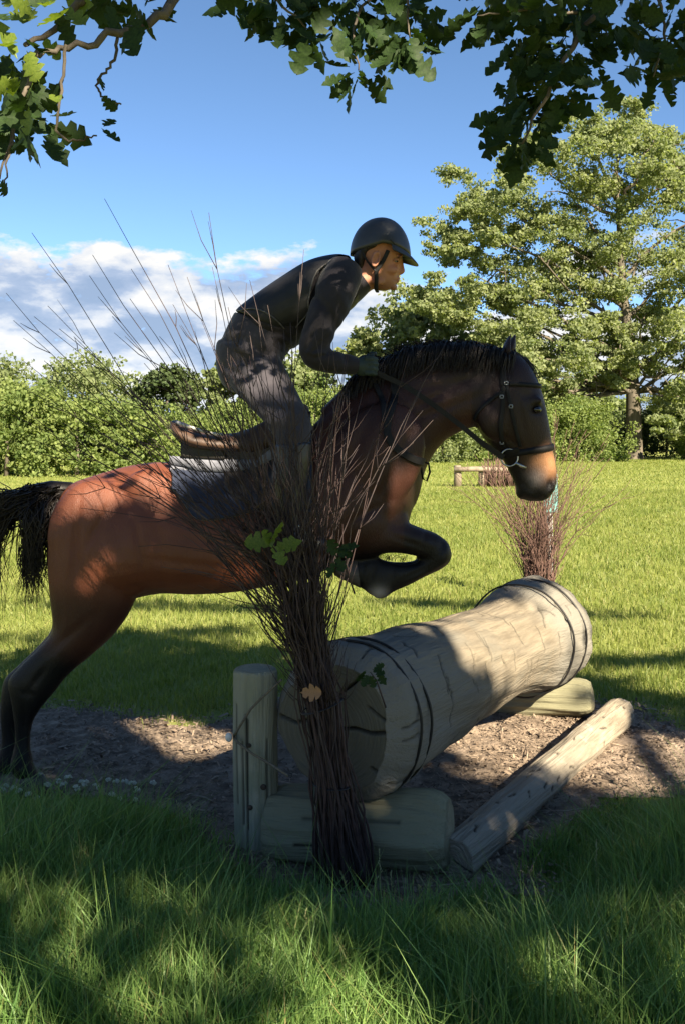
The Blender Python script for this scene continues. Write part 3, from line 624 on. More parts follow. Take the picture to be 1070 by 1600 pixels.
def hair():
    rg = np.random.default_rng(11); V = []; T = []; b = 0
    def strand(pts, r0, r1):
        nonlocal b
        pts = np.asarray(pts); m = len(pts); tg = np.gradient(pts, axis=0); tg /= np.linalg.norm(tg, axis=1)[:, None]+1e-9
        a = np.cross(tg, [0, 1, .1]); a /= np.linalg.norm(a, axis=1)[:, None]+1e-9; c = np.cross(tg, a); r = np.linspace(r0, r1, m)[:, None]
        for k in range(3): V.append(pts+(a*math.cos(k*2.094)+c*math.sin(k*2.094))*r)
        for i in range(m-1):
            for k in range(3):
                k2 = (k+1) % 3; T.extend([(b+k*m+i, b+k2*m+i, b+k2*m+i+1), (b+k*m+i, b+k2*m+i+1, b+k*m+i+1)])
        b += 3*m
    # mane: short, roots along the crest, most lying over the near side
    for i in range(900):
        t = rg.uniform(0, 1); px = 545+t*258; cy = np.interp(px, [545, 600, 650, 700, 745, 803], [602, 566, 546, 541, 542, 556])
        root = np.array(P(px, cy+rg.normal(1, 2), HY+rg.normal(0, .012))); near = rg.random() < .72
        l = rg.uniform(.07, .15)*(1.0 if px < 770 else .7); sgn = -1 if near else 1; fw = rg.normal(-.25, .3); up = rg.uniform(.15, .6)
        pts = [root+np.array([fw*l*u*.6-.02*u, sgn*(.075*min(u*2, 1)+.02*u), .05*up*math.sin(min(u*2.6, 3.14))+(-l*max(u-.22, 0)*1.1)]) for u in (0, .2, .4, .6, .8, 1)]
        strand(pts, .0045, .001)
    for i in range(260):                                              # tufts standing on the crest
        px = rg.uniform(585, 800); cy = np.interp(px, [545, 600, 650, 700, 745, 803], [602, 566, 546, 541, 542, 556]); root = np.array(P(px, cy+2, HY+rg.normal(0, .012)))
        l = rg.uniform(.03, .065); pts = [root+np.array([-l*u*u*rg.uniform(.4, 1.2), rg.normal(0, .004), l*u*(1-.35*u)]) for u in (0, .4, .75, 1)]; strand(pts, .005, .001)
    for i in range(60):                                               # forelock
        root = np.array(P(803+rg.normal(0, 4), 556+rg.normal(0, 4), HY+rg.normal(0, .015))); e = np.array(P(834+rg.normal(0, 5), 606+rg.normal(0, 10), HY+rg.normal(0, .03)-.0))
        m = (root+e)/2+np.array([.02, 0, .012]); strand(cr([root, m, e], 6), .004, .001)
    for i in range(34):                                               # feather behind the folded forelegs
        px = rg.uniform(586, 632); root = np.array(P(px, 874+rg.normal(2, 2), HY-.13+rg.normal(0, .02))); l = rg.uniform(.012, .035)
        strand([root, root+np.array([.004, 0, -.1*l+l*.6]), root+np.array([.02*rg.normal(), 0, l])], .0018, .0006)
    put('mane', fast_mesh('mane', np.vstack(V), np.array(T), True), M_hair, horse)
    V.clear(); T.clear(); b = 0
    for i in range(900):                                              # tail: arched off the dock and streaming back
        d = rg.uniform(0, 1); hang = rg.uniform(0, 1)**1.4
        r = np.array(P(104-d*60+rg.normal(0, 2), 764+rg.normal(3, 4)+d*d*-4, HY+rg.normal(0, .025)))
        y2 = HY+rg.normal(0, .05)
        if rg.random() < .33:                                        # locks hanging down by the buttock
            k1 = np.array(P(62+rg.normal(0, 14), 800+rg.normal(0, 8), y2)); k2 = np.array(P(52+rg.normal(0, 12), 860+rg.normal(0, 14), y2)); e = np.array(P(46+rg.normal(6, 16), 905+rg.normal(0, 26), y2))
        else:
            sp = rg.normal(0, 1); k1 = np.array(P(30+rg.normal(0, 10), 768+abs(rg.normal(0, 18)), y2)); k2 = np.array(P(-8+rg.normal(0, 12), 812+rg.normal(0, 18), y2)); e = np.array(P(-30+18*sp, 905+rg.normal(0, 40)-0, y2))
        strand(cr([r, k1, k2, e], 9)+rg.normal(0, .002, (9, 3)), .0045, .0007)
    mb = MB(); mb.tube([P(112, 768, HY), P(80, 764, HY), P(45, 768, HY), P(15, 785, HY)], [.04, .036, .028, .01], 12); m2 = mb.mesh('dock')
    put('tail', fast_mesh('tail', np.vstack(V), np.array(T), True), M_hair, horse); put('dock', m2, M_hair, horse)
hair()

# ------------------------------------------------------------------ bridle, breastplate, saddle pad, saddle
bridle = thing('bridle', P(800, 640, HY), "black leather bridle with steel ring bit on the horse's head", 'bridle')
def head_ring(a, b, w, name, mat=M_leather, grow=.006, arc=math.pi):
    """a band all round the head through two photo points on its outline"""
    A, B = P(*a, HY), P(*b, HY); c = (A+B)/2; u = (A-B)/2; n = 40; pts = []
    for k in range(n):
        t = -arc+2*arc*k/(n-1); d = (u.normalized()*math.cos(t)+Vector((0, 1, 0))*math.sin(t)); h = BVH.ray_cast(c+d*.4, -d)
        p = h[0] if h[0] is not None else c+u*math.cos(t)+Vector((0, .07*math.sin(t), 0)); pts.append(p+d*grow)
    mb = MB(); ax = u.normalized().cross(Vector((0, 1, 0))); v = []; f = []
    for k, p in enumerate(pts):
        d = (p-c); d = (d-ax*d.dot(ax)).normalized(); v += [p+ax*w/2-d*.003, p-ax*w/2-d*.003, p-ax*w/2+d*.002, p+ax*w/2+d*.002]
    for k in range(n if arc > 3.1 else n-1):
        k2 = (k+1) % n
        for q in range(4): f.append((k*4+q, k*4+(q+1) % 4, k2*4+(q+1) % 4, k2*4+q))
    mb.add(v, f); return mb.build(name, mat, bridle)
head_ring((866, 697), (783, 711), .026, 'noseband'); head_ring((846, 604), (736, 600), .018, 'browband', arc=1.62)
def bstrap(name, pix, w, parent=bridle, mat=M_leather, off=.006): mb = MB(); px_strap(mb, pix, w, off); return mb.build(name, mat, parent)
bstrap('headpiece', [(784, 552), (785, 575), (786, 603)], .026)
bstrap('cheekpiece', [(786, 603), (784, 640), (781, 670), (786, 700)], .018)
bstrap('noseband_strap', [(790, 600), (797, 636), (804, 668), (812, 698)], .014)
bstrap('throatlash', [(784, 612), (765, 626), (748, 642), (740, 656)], .014)
bstrap('curb_strap', [(810, 702), (800, 706), (790, 708), (783, 710)], .022)
mb = MB(); c = on(796, 713, .016); n = 28
v = []; f = []
for k in range(n):
    a = 2*math.pi*k/n; d = Vector((math.cos(a), 0, math.sin(a)))
    for q in range(6): b = 2*math.pi*q/6; v.append(c+d*(.036+.0036*math.cos(b))+Vector((0, .0036*math.sin(b), 0)))
for k in range(n):
    for q in range(6): f.append((k*6+q, k*6+(q+1) % 6, ((k+1) % n)*6+(q+1) % 6, ((k+1) % n)*6+q))
mb.add(v, f).build('bit_ring', M_steel, bridle)
mb = MB(); mb.tube([on(806, 722, .014), on(813, 727, .010), on(821, 731, .004)], [.006, .007, .006], 10); mb.build('bit_mouthpiece', M_steel, bridle)
for q in ((790, 599), (783, 620), (797, 635), (783, 690)):
    mb = MB(); c = on(*q, off=.010); mb.box(c+Vector((0, 0, .006)), (.015, .003, .003)); mb.box(c-Vector((0, 0, .006)), (.015, .003, .003)); mb.box(c+Vector((.007, 0, 0)), (.003, .003, .009)); mb.box(c-Vector((.007, 0, 0)), (.003, .003, .009)); mb.build('buckle', M_steel, bridle)
HAND = [P(574, 574, HY-.16), P(578, 570, HY+.10)]
for s in (0, 1):
    y = HY+(-.11 if s == 0 else .11)
    pts = [P(786, 715, HY+(-.075 if s == 0 else .075)), P(752, 692, y), P(718, 664, y-.02*(1-2*s)), P(670, 628, y-.03*(1-2*s)), P(630, 602, y-.03*(1-2*s)), P(600, 588, y-.04*(1-2*s)), HAND[s]]
    mb = MB(); pts = cr([tuple(p) for p in pts], 40); rings = []
    for i in range(len(pts)):
        p = Vector(pts[i]); t = Vector(pts[min(i+1, 39)]-pts[max(i-1, 0)]).normalized(); sd = t.cross(Vector((0, 1, 0))).normalized()
        w = .0105 if i > 6 else .012; rings.append([p+sd*a*w+Vector((0, b*.0022, 0)) for a, b in ((-1, -1), (1, -1), (1, 1), (-1, 1))])
    mb.loft(rings).build('rein', M_leather, bridle, smooth=False)
# a second strap running beside the rein down to the breast
bp = thing('breastplate', P(640, 700, HY), "black leather breastplate strap round the base of the horse's neck", 'breastplate')
bstrap('neck_strap', [(613, 585), (616, 620), (606, 655), (606, 682), (622, 704), (645, 717), (660, 722)], .030, bp, off=.008)
bstrap('yoke_strap', [(585, 600), (598, 630), (600, 660)], .022, bp, off=.008)
mb = MB(); c = P(663, 735, HY-.10)
mb.tube([P(655, 720, HY-.10), P(669, 724, HY-.10), P(671, 738, HY-.10), P(666, 752, HY-.10), P(660, 748, HY-.10), P(658, 734, HY-.10), P(657, 722, HY-.10)], .0075, 8, .6); mb.build('martingale_loop', M_leather, bp)

M_pad = pmat('quilted_pad', (.018, .024, .045), (.03, .036, .06), 18, rough=.9, spec=.15, bump=.5, bscale=55, sheen=.2)
M_padw = pmat('pale_pad_lining', (.13, .135, .165), (.18, .185, .22), 20, rough=.95, spec=.1, bump=.3, bscale=80)
pad = thing('saddle_pad', P(370, 740, HY), 'navy quilted saddle pad with pale top lying under the brown saddle', 'saddle pad')
def draped(px0, px1, ytop, ybot, thick, nx=26, ny=16, shape=None):
    """a sheet lying on the horse's near and far side between two photo outlines, thickened"""
    outer = []; inner = []
    for i in range(nx+1):
        u = i/nx; px = px0+(px1-px0)*u; y0, y1 = ytop(u), ybot(u); ro = []
        for j in range(ny+1):
            w = j/ny; py = y0+(y1-y0)*w; ro.append(on(px, py, thick))
        outer.append(ro)
    return outer
def sheet_mesh(name, grid, t, mat, parent):
    nx, ny = len(grid), len(grid[0]); v = []; f = []
    for off in (0, t):
        for i in range(nx):
            for j in range(ny):
                n = (grid[min(i+1, nx-1)][j]-grid[max(i-1, 0)][j]).cross(grid[i][min(j+1, ny-1)]-grid[i][max(j-1, 0)]); n = n.normalized() if n.length > 1e-9 else Vector((0, -1, 0))
                if n.y > 0: n = -n
                v.append(grid[i][j]+n*off)
    m = nx*ny
    for i in range(nx-1):
        for j in range(ny-1):
            a, b, c, d = i*ny+j, (i+1)*ny+j, (i+1)*ny+j+1, i*ny+j+1; f += [(a, b, c, d), (m+d, m+c, m+b, m+a)]
    for i in range(nx-1):
        for j in (0, ny-1): a, b = i*ny+j, (i+1)*ny+j; f.append((a, b, m+b, m+a))
    for j in range(ny-1):
        for i in (0, nx-1): a, b = i*ny+j, i*ny+j+1; f.append((a, b, m+b, m+a))
    return MB().add(v, f).build(name, mat, parent)
yt = lambda u: 712+6*math.sin(u*3.1)-62*max(u-.62, 0)/.38
yb = lambda u: 768+36*sstep(np.array(u), 0, .2)+10*math.sin(u*6)
sheet_mesh('quilted_flap', draped(268, 488, lambda u: yt(u)+24, yb, .006), .012, M_pad, pad)
sheet_mesh('pale_lining', draped(266, 486, yt, lambda u: yt(u)+26, .005, 26, 5), .013, M_padw, pad)
M_tan = pmat('brown_leather', (.035, .020, .014), (.075, .042, .026), 14, rough=.55, spec=.35, bump=.15, bscale=200)
saddle = thing('saddle', P(380, 690, HY), 'brown leather jumping saddle with curved cantle under the rider', 'saddle')
def saddle_parts():
    M_blk = pmat('black_saddle_panel', (.012, .011, .011), (.02, .018, .017), 30, rough=.5)
    mb = MB()                                                        # seat with raised cantle and pommel
    sections(mb, [(270, 656, 273, 668, .10, HY), (279, 657, 284, 684, .165, HY), (298, 665, 302, 698, .185, HY), (330, 676, 332, 704, .18, HY), (370, 676, 372, 708, .165, HY), (410, 660, 412, 708, .14, HY), (440, 640, 446, 692, .12, HY), (468, 630, 474, 668, .09, HY), (482, 634, 486, 655, .05, HY)], 26, 5, .15, .8)
    put('seat', fuse(mb, 'seat', .009, 6), M_tan, saddle)
    mb = MB(); pts = [P(x, y, HY-d) for x, y, d in ((274, 668, 0), (276, 660, .09), (282, 662, .15), (300, 668, .178), (330, 677, .176), (350, 679, .172))]
    mb.tube(cr([tuple(p) for p in pts], 24), .007, 8); mb.build('seat_piping', pmat('pale_piping', (.38, .36, .34), rough=.5), saddle)
    g = draped(352, 486, lambda u: 690-48*u, lambda u: 770+40*math.sin(min(u*2.4, 1.57))-14*u, .022, 20, 14); sheet_mesh('flap', g, .007, pmat('dark_saddle_leather', (.014, .012, .012), (.03, .024, .02), 30, rough=.42), saddle)
    g = draped(284, 352, lambda u: 692+2*u, lambda u: 714+4*u, .012, 10, 5); sheet_mesh('panel', g, .02, M_blk, saddle)
    bstrap('girth', [(455, 800), (458, 840), (462, 885), (465, 897)], .075, saddle, off=.014)
    mb = MB(); strap(mb, [P(425, 668, HY-.21), P(440, 720, HY-.345), P(452, 790, HY-.37), P(456, 822, HY-.36)], .026, .003); mb.build('stirrup_leather', M_leather, saddle)
    mb = MB(); c = P(458, 845, HY-.36); pts = [c+Vector((0, .055*math.sin(a), .06+.0)) if False else c+Vector((.055*math.sin(a), .0, .05*math.cos(a)+.012)) for a in [R(x) for x in range(-130, 131, 20)]]
    mb.tube(pts, .006, 8); mb.box(c+Vector((0, 0, -.022)), (.095, .035, .012)); mb.build('stirrup', M_steel, saddle)
saddle_parts()
# ------------------------------------------------------------------ the rider
RY = HY
def rider():
    root = thing('person', P(440, 690, HY), 'rider in black vest and helmet with grey breeches, crouched over the jumping horse', 'person')
    T = lambda rows, y=RY: [(*r, y) for r in rows]
    skin = pmat('skin', (.33, .14, .085), (.40, .175, .105), 22, rough=.5, spec=.35, bump=.06, bscale=250)
    # ---- one continuous body: head, neck, trunk, arms, legs
    mb = MB()
    head = [(608, 346, 574, 352, .045), (624, 362, 556, 368, .070), (629, 380, 551, 386, .078), (629.5, 394, 551, 396, .079), (628, 403, 553, 404, .077), (626.5, 410, 556, 412, .073), (625, 420, 558, 421, .069), (623, 430, 561, 430, .063),
            (620.5, 438, 566, 438, .057), (617, 445, 572, 444, .048), (611, 451, 580, 449, .036), (603, 454.5, 588, 453, .02)]
    sections(mb, T(head), 24, 4, 0, .95)
    nose = [(629, 405, 620, 406, .007), (630.2, 412, 618, 412, .0105), (631.5, 419, 617, 418, .014), (632.3, 424, 618, 424, .0175), (629, 428, 617, 429, .0165), (622.5, 430.5, 614, 431, .010)]
    sections(mb, T(nose), 12, 4)
    b = lambda px, py, r, dy=0, rot=None: mb.ball(P(px, py, RY+dy), r, 14, 9, rot)
    b(621.5, 435.2, (.009, .021, .006)); b(620.3, 440, (.009, .019, .0065)); b(614, 449, (.017, .022, .014))
    for s in (-1, 1):
        b(624, 402, (.012, .028, .0065), s*.036)                       # brow
        b(609, 421, (.036, .016, .022), s*.050)                         # cheekbone
        b(590, 439, (.03, .012, .02), s*.05)
    sections(mb, T([(592, 428, 556, 408, .056), (588, 448, 550, 420, .058), (578, 455, 538, 425, .066), (560, 470, 520, 415, .09)]), 18, 4)
    trunk = [(560, 470, 530, 405, .12), (520, 490, 490, 415, .15), (490, 510, 440, 445, .15), (460, 530, 395, 480, .14), (440, 545, 372, 520, .13), (414, 572, 364, 556, .12), (400, 590, 375, 590, .08)]
    sections(mb, T(trunk), 20, 4)
    for s in (-1, 1):
        yy = RY+s*.19
        mb.tube(cr([tuple(P(*p)) for p in ((535, 432, RY+s*.12), (512, 470, yy), (490, 520, RY+s*.23), (480, 550, RY+s*.235), (515, 562, RY+s*.20), (552, 572, RY+s*.15))], 20), list(np.interp(np.linspace(0, 1, 20), [0, .2, .55, .7, 1], [.036, .038, .028, .026, .022])), 12)
        mb.tube(cr([tuple(P(*p)) for p in ((385, 560, RY+s*.08), (420, 600, RY+s*.2), (462, 655, RY+s*.31), (458, 720, RY+s*.345), (450, 800, RY+s*.36))], 20), list(np.interp(np.linspace(0, 1, 20), [0, .3, .5, .7, 1], [.05, .04, .03, .03, .02])), 12)
    me = fuse(mb, 'body', .0048, 3, .5)
    V = coords(me); x, y = px_of(V, RY); Vn = V.copy(); yy = V[:, 1]
    for s in (-1, 1):                                                 # eye sockets, corner of the mouth, side of the nose
        sd = (yy-RY)*s > .008
        for cx, cy, rx, ry, dep in ((620, 407.5, 3.4, 3.2, .008), (614.5, 437.3, 3, 1.1, .005), (618.5, 437.5, 3.2, .9, .004), (620, 430, 2.2, 4, .004), (629, 428, 1.5, 1.0, .004)):
            Vn[:, 1] -= s*dep*np.exp(-(((x-cx)/rx)**2+((y-cy)/ry)**2))*sd
    setcoords(me, Vn)
    lips = np.exp(-(((x-620)/4.2)**2+((y-437.5)/3.0)**2)); stub = np.clip(np.exp(-(((x-606)/18)**2+((y-447)/11)**2))+.6*np.exp(-(((x-624)/5)**2+((y-432.5)/2.5)**2)), 0, 1)
    c = np.array([.37, .155, .092])[None]*(1-lips[:, None]*.55)+np.array([.30, .09, .075])[None]*lips[:, None]*.55
    c = c*(1-.45*stub[:, None])+np.array([.10, .07, .058])[None]*.45*stub[:, None]
    brow = np.exp(-(((x-622)/5.5)**2+((y-402)/1.6)**2))*.85; c = c*(1-brow[:, None])+np.array([.03, .02, .015])*brow[:, None]
    setattr_(me, 'coat', np.c_[c, np.ones(len(c))]); put('body', me, attr_mat('rider_skin', 'coat', .5, 0, .05, 300), root)
    for s in (-1, 1):
        e = MB().ball(P(618.6, 407.6, RY+s*.0525), (.0100, .0085, .0058), 14, 10).build('eye', pmat('eye_white', (.22, .19, .17), rough=.2), root)
        MB().ball(P(620.4, 407.6, RY+s*.0565), (.0045, .0062, .0050), 10, 8).build('iris', pmat('dark_iris', (.012, .008, .006), rough=.1), e)
        MB().tube(cr([tuple(P(px_, py_, RY+s*d)) for px_, py_, d in ((614.0, 407.2, .060), (618.5, 405.4, .0635), (623, 407.0, .057))], 8), .0032, 6).build('eyelid', skin, root)
        me = MB(); rings = []                                          # ear: shell with rim
        for (cx, cy, rx, rz, dy) in ((587, 404, .010, .017, .066), (587, 404, .0165, .0275, .076), (586.6, 403.5, .0190, .031, .086), (587, 404, .0155, .0255, .089), (587.6, 404.5, .010, .018, .082), (588, 405, .004, .008, .078)):
            rings.append([P(cx, cy, RY+s*(dy+.007))+Vector((rx*math.cos(a)+.006*math.sin(a), 0, rz*math.sin(a)*(1 if math.sin(a) > 0 else 1.15))) for a in [2*math.pi*k/22 for k in range(22)]])
        me.loft(rings).build('ear', skin, root)
    # ---- hair under the helmet
    mb = MB(); sections(mb, T([(604, 368, 556, 368, .083), (604, 380, 553, 380, .0865), (601, 391, 552, 390, .0865), (580, 397, 552, 398, .084), (574, 407, 553, 407, .079), (571, 415, 555, 415, .070), (568, 424, 558, 421, .058)]), 20, 4)
    m = fuse(mb, 'hair', .005, 3); put('hair', m, pmat('dark_hair', (.012, .009, .008), (.03, .022, .018), 90, (1, 1, .3), rough=.6, bump=.6, bscale=160), root)
    # ---- helmet: shell, brim, harness
    M_hel = pmat('matte_black_shell', (.022, .023, .026), (.028, .029, .032), 60, rough=.42, spec=.5)
    helmet = bpy.data.objects.new('helmet', None); C.objects.link(helmet); helmet.parent = root; helmet.location = P(597, 385, RY)-origin[root]; origin[helmet] = P(597, 385, RY)
    mb = MB(); rings = []; cxp, cyp = 595.5, 391.0
    cen = P(cxp, cyp, RY); ax_f, ax_b, top = 46/366, 49/366, 50.5/366
    for k in range(15):
        ph = math.pi/2*(k/14); r = math.cos(ph)**.92 if k < 14 else .02; zt = math.sin(ph)
        ring = []
        for a in range(40):
            th = 2*math.pi*a/40; cx_, sy_ = math.cos(th), math.sin(th); ln = ax_f if cx_ > 0 else ax_b
            low = (.035*max(0, -cx_)**1.5*(1-zt) + (-.022)*max(0, cx_)*(1-zt))                # lower at the nape, higher... brim line
            ring.append(cen+Vector((cx_*ln*r, sy_*.107*r, zt*top-(.022*(max(0, -cx_))**.7+.030*max(0, cx_)**2-.012*(1-abs(cx_)))*(1-zt))))
        rings.append(ring)
    inner = [[cen+(p-cen)*.93 for p in rg_] for rg_ in rings[::-1]][1:]
    n = 40; allr = inner+rings; mb.loft(allr); m = mb.mesh('shell'); put('shell', m, M_hel, helmet)
    mb = MB(); v = []; rows = 7; cols = 21                             # brim
    for lay in (0, 1):
        for i in range(rows):
            for j in range(cols):
                a = R(-72+144*j/(cols-1)); t = i/(rows-1); reach = (.032*math.cos(a*1.15)**1.0 if abs(a*1.15) < 1.57 else 0)
                base = Vector((math.cos(a)*ax_f*1.0, math.sin(a)*.107, -.030*math.cos(a)**2+.012*(1-math.cos(a))))
                v.append(cen+base+Vector((reach*t, math.sin(a)*.004*t, -.026*t*max(math.cos(a), 0)**.6-.008*t*t-.004*lay-.0)))
    f = []; mm = rows*cols
    for i in range(rows-1):
        for j in range(cols-1): a_ = i*cols+j; f += [(a_, a_+1, a_+cols+1, a_+cols), (mm+a_, mm+a_+cols, mm+a_+cols+1, mm+a_+1)]
    for j in range(cols-1): a_ = (rows-1)*cols+j; f.append((a_, a_+1, mm+a_+1, mm+a_))
    for i in range(rows-1):
        for j in (0, cols-1): a_ = i*cols+j; f.append((a_, a_+cols, mm+a_+cols, mm+a_))
    mb.add(v, f); put('brim', mb.mesh('brim'), M_hel, helmet)
    mb = MB(); mb.tube(cr([tuple(P(px_, py_, RY-d)) for px_, py_, d in ((609, 374, .107), (616, 381, .098), (626, 390, .080), (634, 395, .056))], 14), .0022, 6); mb.build('seam', pmat('black_trim', (.006, .006, .006), rough=.4), helmet)
    mb = MB(); mb.tube(cr([tuple(P(px_, py_, RY-d)) for px_, py_, d in ((612, 386, .098), (620, 391, .088), (629, 394, .064))], 10), .0042, 6, .4); mb.build('brim_trim', pmat('grey_trim', (.16, .155, .15), rough=.4), helmet)
    M_web = pmat('black_webbing', (.008, .008, .009), rough=.8)
    for s in (-1, 1):
        for nm, pts, w in (('chin_strap', [(606, 391, .092), (600, 404, .085), (594, 414, .080), (588, 424, .075), (587.5, 440, .066), (587, 452, .05)], .0085), ('rear_strap', [(564, 389, .088), (570, 402, .086), (578, 414, .082), (587, 424, .076)], .0045)):
            mb = MB(); mb.tube(cr([tuple(P(a, b_, RY+s*d)) for a, b_, d in pts], 20), w, 8, .32, up=(0, 1, 0)); mb.build(nm, M_web, helmet)
    mb = MB(); mb.tube(cr([tuple(P(587, 452, RY+d)) if abs(d) > .02 else tuple(P(589, 456, RY+d)) for d in (-.05, -.02, 0, .02, .05)], 12), .008, 8, .4); mb.build('chin_pad', M_web, helmet)
    # ---- clothing
    M_shirt = pmat('dark_shirt', (.014, .012, .016), (.022, .019, .023), 12, rough=.75, spec=.25, bump=.35, bscale=22, sheen=.15)
    M_vest = pmat('black_vest', (.009, .009, .010), (.015, .0145, .016), 10, rough=.6, spec=.35, bump=.25, bscale=26)
    M_breech = pmat('charcoal_breeches', (.030, .027, .033), (.052, .047, .055), 9, rough=.8, spec=.2, bump=.4, bscale=24, sheen=.2)
    M_boot = pmat('black_boot', (.012, .013, .015), (.025, .025, .027), 20, rough=.4, spec=.5, bump=.2, bscale=40)
    mb = MB()
    st = [(580, 452, 538, 404, .095), (562, 470, 512, 404, .150), (530, 495, 478, 414, .180), (495, 520, 438, 440, .175), (468, 538, 400, 468, .165), (450, 552, 372, 500, .165), (436, 565, 352, 525, .168)]
    sections(mb, T(st), 26, 4, 0, .9)
    for s in (-1, 1):
        arm = [(538, 424, RY+s*.12, .080), (527, 448, RY+s*.185, .084), (514, 480, RY+s*.215, .078), (500, 515, RY+s*.235, .068), (490, 540, RY+s*.24, .060), (494, 556, RY+s*.235, .056), (520, 565, RY+s*.205, .050), (542, 569, RY+s*.175, .043), (556, 572, RY+s*.155, .038)]
        a = cr([(*P(p, q, y_), r) for p, q, y_, r in arm], 40); mb.tube(a[:, :3], list(a[:, 3]), 16)
    m = fuse(mb, 'shirt', .0065, 6)
    def folds(me, fl):
        V = coords(me).astype(float); x, y = px_of(V, RY); nn = np.empty(len(V)*3, np.float32); me.vertices.foreach_get('normal', nn); nn = nn.reshape(-1, 3); d = np.zeros(len(V))
        for (cx, cy, ln, wd, ang, dep) in fl:
            ca, sa = math.cos(ang), math.sin(ang); u, w_ = ((x-cx)*ca+(y-cy)*sa)/ln, (-(x-cx)*sa+(y-cy)*ca+4*np.sin((x-cx)*.09))/wd
            d += dep*np.exp(-u*u)*np.exp(-w_*w_)
        setcoords(me, V+nn*d[:, None])
    folds(m, [(500, 540, 24, 4, -.6, -.010), (512, 552, 22, 4, -.2, -.010), (486, 530, 20, 4, -1.0, -.008), (496, 552, 18, 3, .3, .007), (515, 500, 40, 5, 1.2, -.008), (535, 470, 40, 5, 1.3, .007), (540, 560, 10, 3, 1.4, -.008), (500, 470, 44, 5, 1.0, -.010), (430, 520, 26, 5, .5, -.014), (410, 505, 26, 5, .6, .010), (400, 522, 34, 5, .45, -.012), (445, 540, 20, 4, .9, -.010)])
    put('shirt', m, M_shirt, root)
    mb = MB(); vt = [(566, 462, 545, 401, .135), (552, 480, 522, 399, .168), (524, 500, 482, 409, .198), (492, 520, 440, 434, .195), (468, 527, 402, 460, .186), (452, 530, 376, 480, .180), (446, 528, 369, 487, .168)]
    sections(mb, T(vt), 30, 5, 0, .88); m = fuse(mb, 'vest', .0065, 3)
    bm = bmesh.new(); bm.from_mesh(m)                                  # armholes
    kill = []
    for v_ in bm.verts:
        q = v_.co; px_, py_ = 535+q.x/q.y*F, 680+(1.5-q.z)/q.y*F; dx, dy = px_-528, py_-452; ca, sa = math.cos(-1.05), math.sin(-1.05); u, w_ = (dx*ca+dy*sa)/62, (-dx*sa+dy*ca)/38
        if abs(q.y-RY) > .09 and u*u+w_*w_ < 1: kill.append(v_)
    bmesh.ops.delete(bm, geom=kill, context='VERTS'); bm.to_mesh(m); bm.free()
    put('vest', m, M_vest, root)
    mb = MB(); pts = []
    for k in range(34):                                                # piping round the near armhole
        a = 2*math.pi*k/33; u, w_ = math.cos(a)*62, math.sin(a)*38; ca, sa = math.cos(-1.05), math.sin(-1.05); px_, py_ = 528+u*ca-w_*sa, 452+u*sa+w_*ca
        pts.append((px_, py_))
    vb = bmesh.new(); vb.from_mesh(m); vbv = BVHTree.FromBMesh(vb); vb.free()
    def onv(px_, py_, off=.003):
        d = (P(px_, py_, 1)-EYE).normalized(); h = vbv.ray_cast(EYE, d)
        if h[0] is not None: return h[0]-d*off
        h = vbv.find_nearest(P(px_, py_, RY-.16)); return h[0]-d*off
    pp = [onv(*q) for q in pts if q[0] < 540 and q[1] < 520]
    M_pipe = pmat('vest_piping', (.05, .048, .045), (.09, .085, .08), 60, rough=.6)
    if len(pp) > 3: MB().tube(pp, .0035, 6).build('vest_piping', M_pipe, root)
    MB().tube([onv(q[0], q[1]) for q in cr([(371, 486), (395, 482), (415, 488), (432, 500), (448, 518)], 20)], .003, 6).build('hem_piping', M_pipe, root)
    MB().tube([onv(q[0], q[1]) for q in cr([(484, 470), (480, 490), (468, 505), (455, 520)], 14)], .0025, 6).build('side_seam', M_pipe, root)
    # shirt tail below the vest
    mb = MB(); sections(mb, T([(452, 535, 368, 488, .160), (446, 556, 356, 512, .172), (436, 574, 345, 536, .178), (428, 580, 343, 552, .176)]), 26, 5, 0, .9)
    sections(mb, T([(430, 560, 340, 530, .16), (424, 590, 338, 566, .168), (412, 608, 348, 600, .150), (400, 614, 366, 614, .11)]), 24, 4, 0, .9)
    legs = MB()
    for q in (mb, ):
        for s in (-1, 1):
            th = [(436, 556, 345, 578, .105, RY+s*.085), (446, 574, 362, 606, .105, RY+s*.14), (456, 594, 378, 622, .098, RY+s*.20), (466, 614, 392, 638, .088, RY+s*.255), (475, 632, 408, 655, .080, RY+s*.30), (484, 652, 424, 676, .072, RY+s*.325), (486, 674, 432, 692, .066, RY+s*.335), (482, 700, 432, 708, .062, RY+s*.34)]
            sections(q, th, 20, 4)
    m = fuse(mb, 'breeches', .0075, 6)
    folds(m, [(382, 560, 30, 4, .9, -.014), (372, 545, 26, 4, .6, .010), (395, 575, 24, 4, 1.2, -.012), (365, 580, 30, 4, .7, -.010), (430, 640, 22, 4, -.5, -.010), (440, 655, 24, 4, -.2, .008), (400, 606, 40, 5, 1.0, -.008), (360, 530, 26, 5, .2, -.010), (410, 550, 30, 5, .9, -.010), (455, 668, 22, 4, 0, -.008)])
    put('breeches', m, M_breech, root)
    for s in (-1, 1):
        mb = MB(); yb_ = RY+s*.345
        sections(mb, [(488, 690, 428, 694, .066, yb_), (487, 715, 427, 722, .070, yb_), (482, 745, 424, 750, .068, yb_), (474, 785, 426, 785, .056, yb_), (468, 815, 430, 812, .046, yb_), (470, 835, 428, 838, .046, yb_)], 18, 4)
        mb.tube([P(432, 838, yb_), P(450, 842, yb_), P(480, 846, yb_-.01), P(502, 850, yb_-.015), P(514, 853, yb_-.018)], [.034, .04, .042, .038, .02], 14, .75)
        put('boot', fuse(mb, 'boot', .007, 5), M_boot, root)
        mb = MB(); mb.box(P(436, 853, yb_), (.065, .058, .028)); mb.build('boot_heel', M_boot, root)
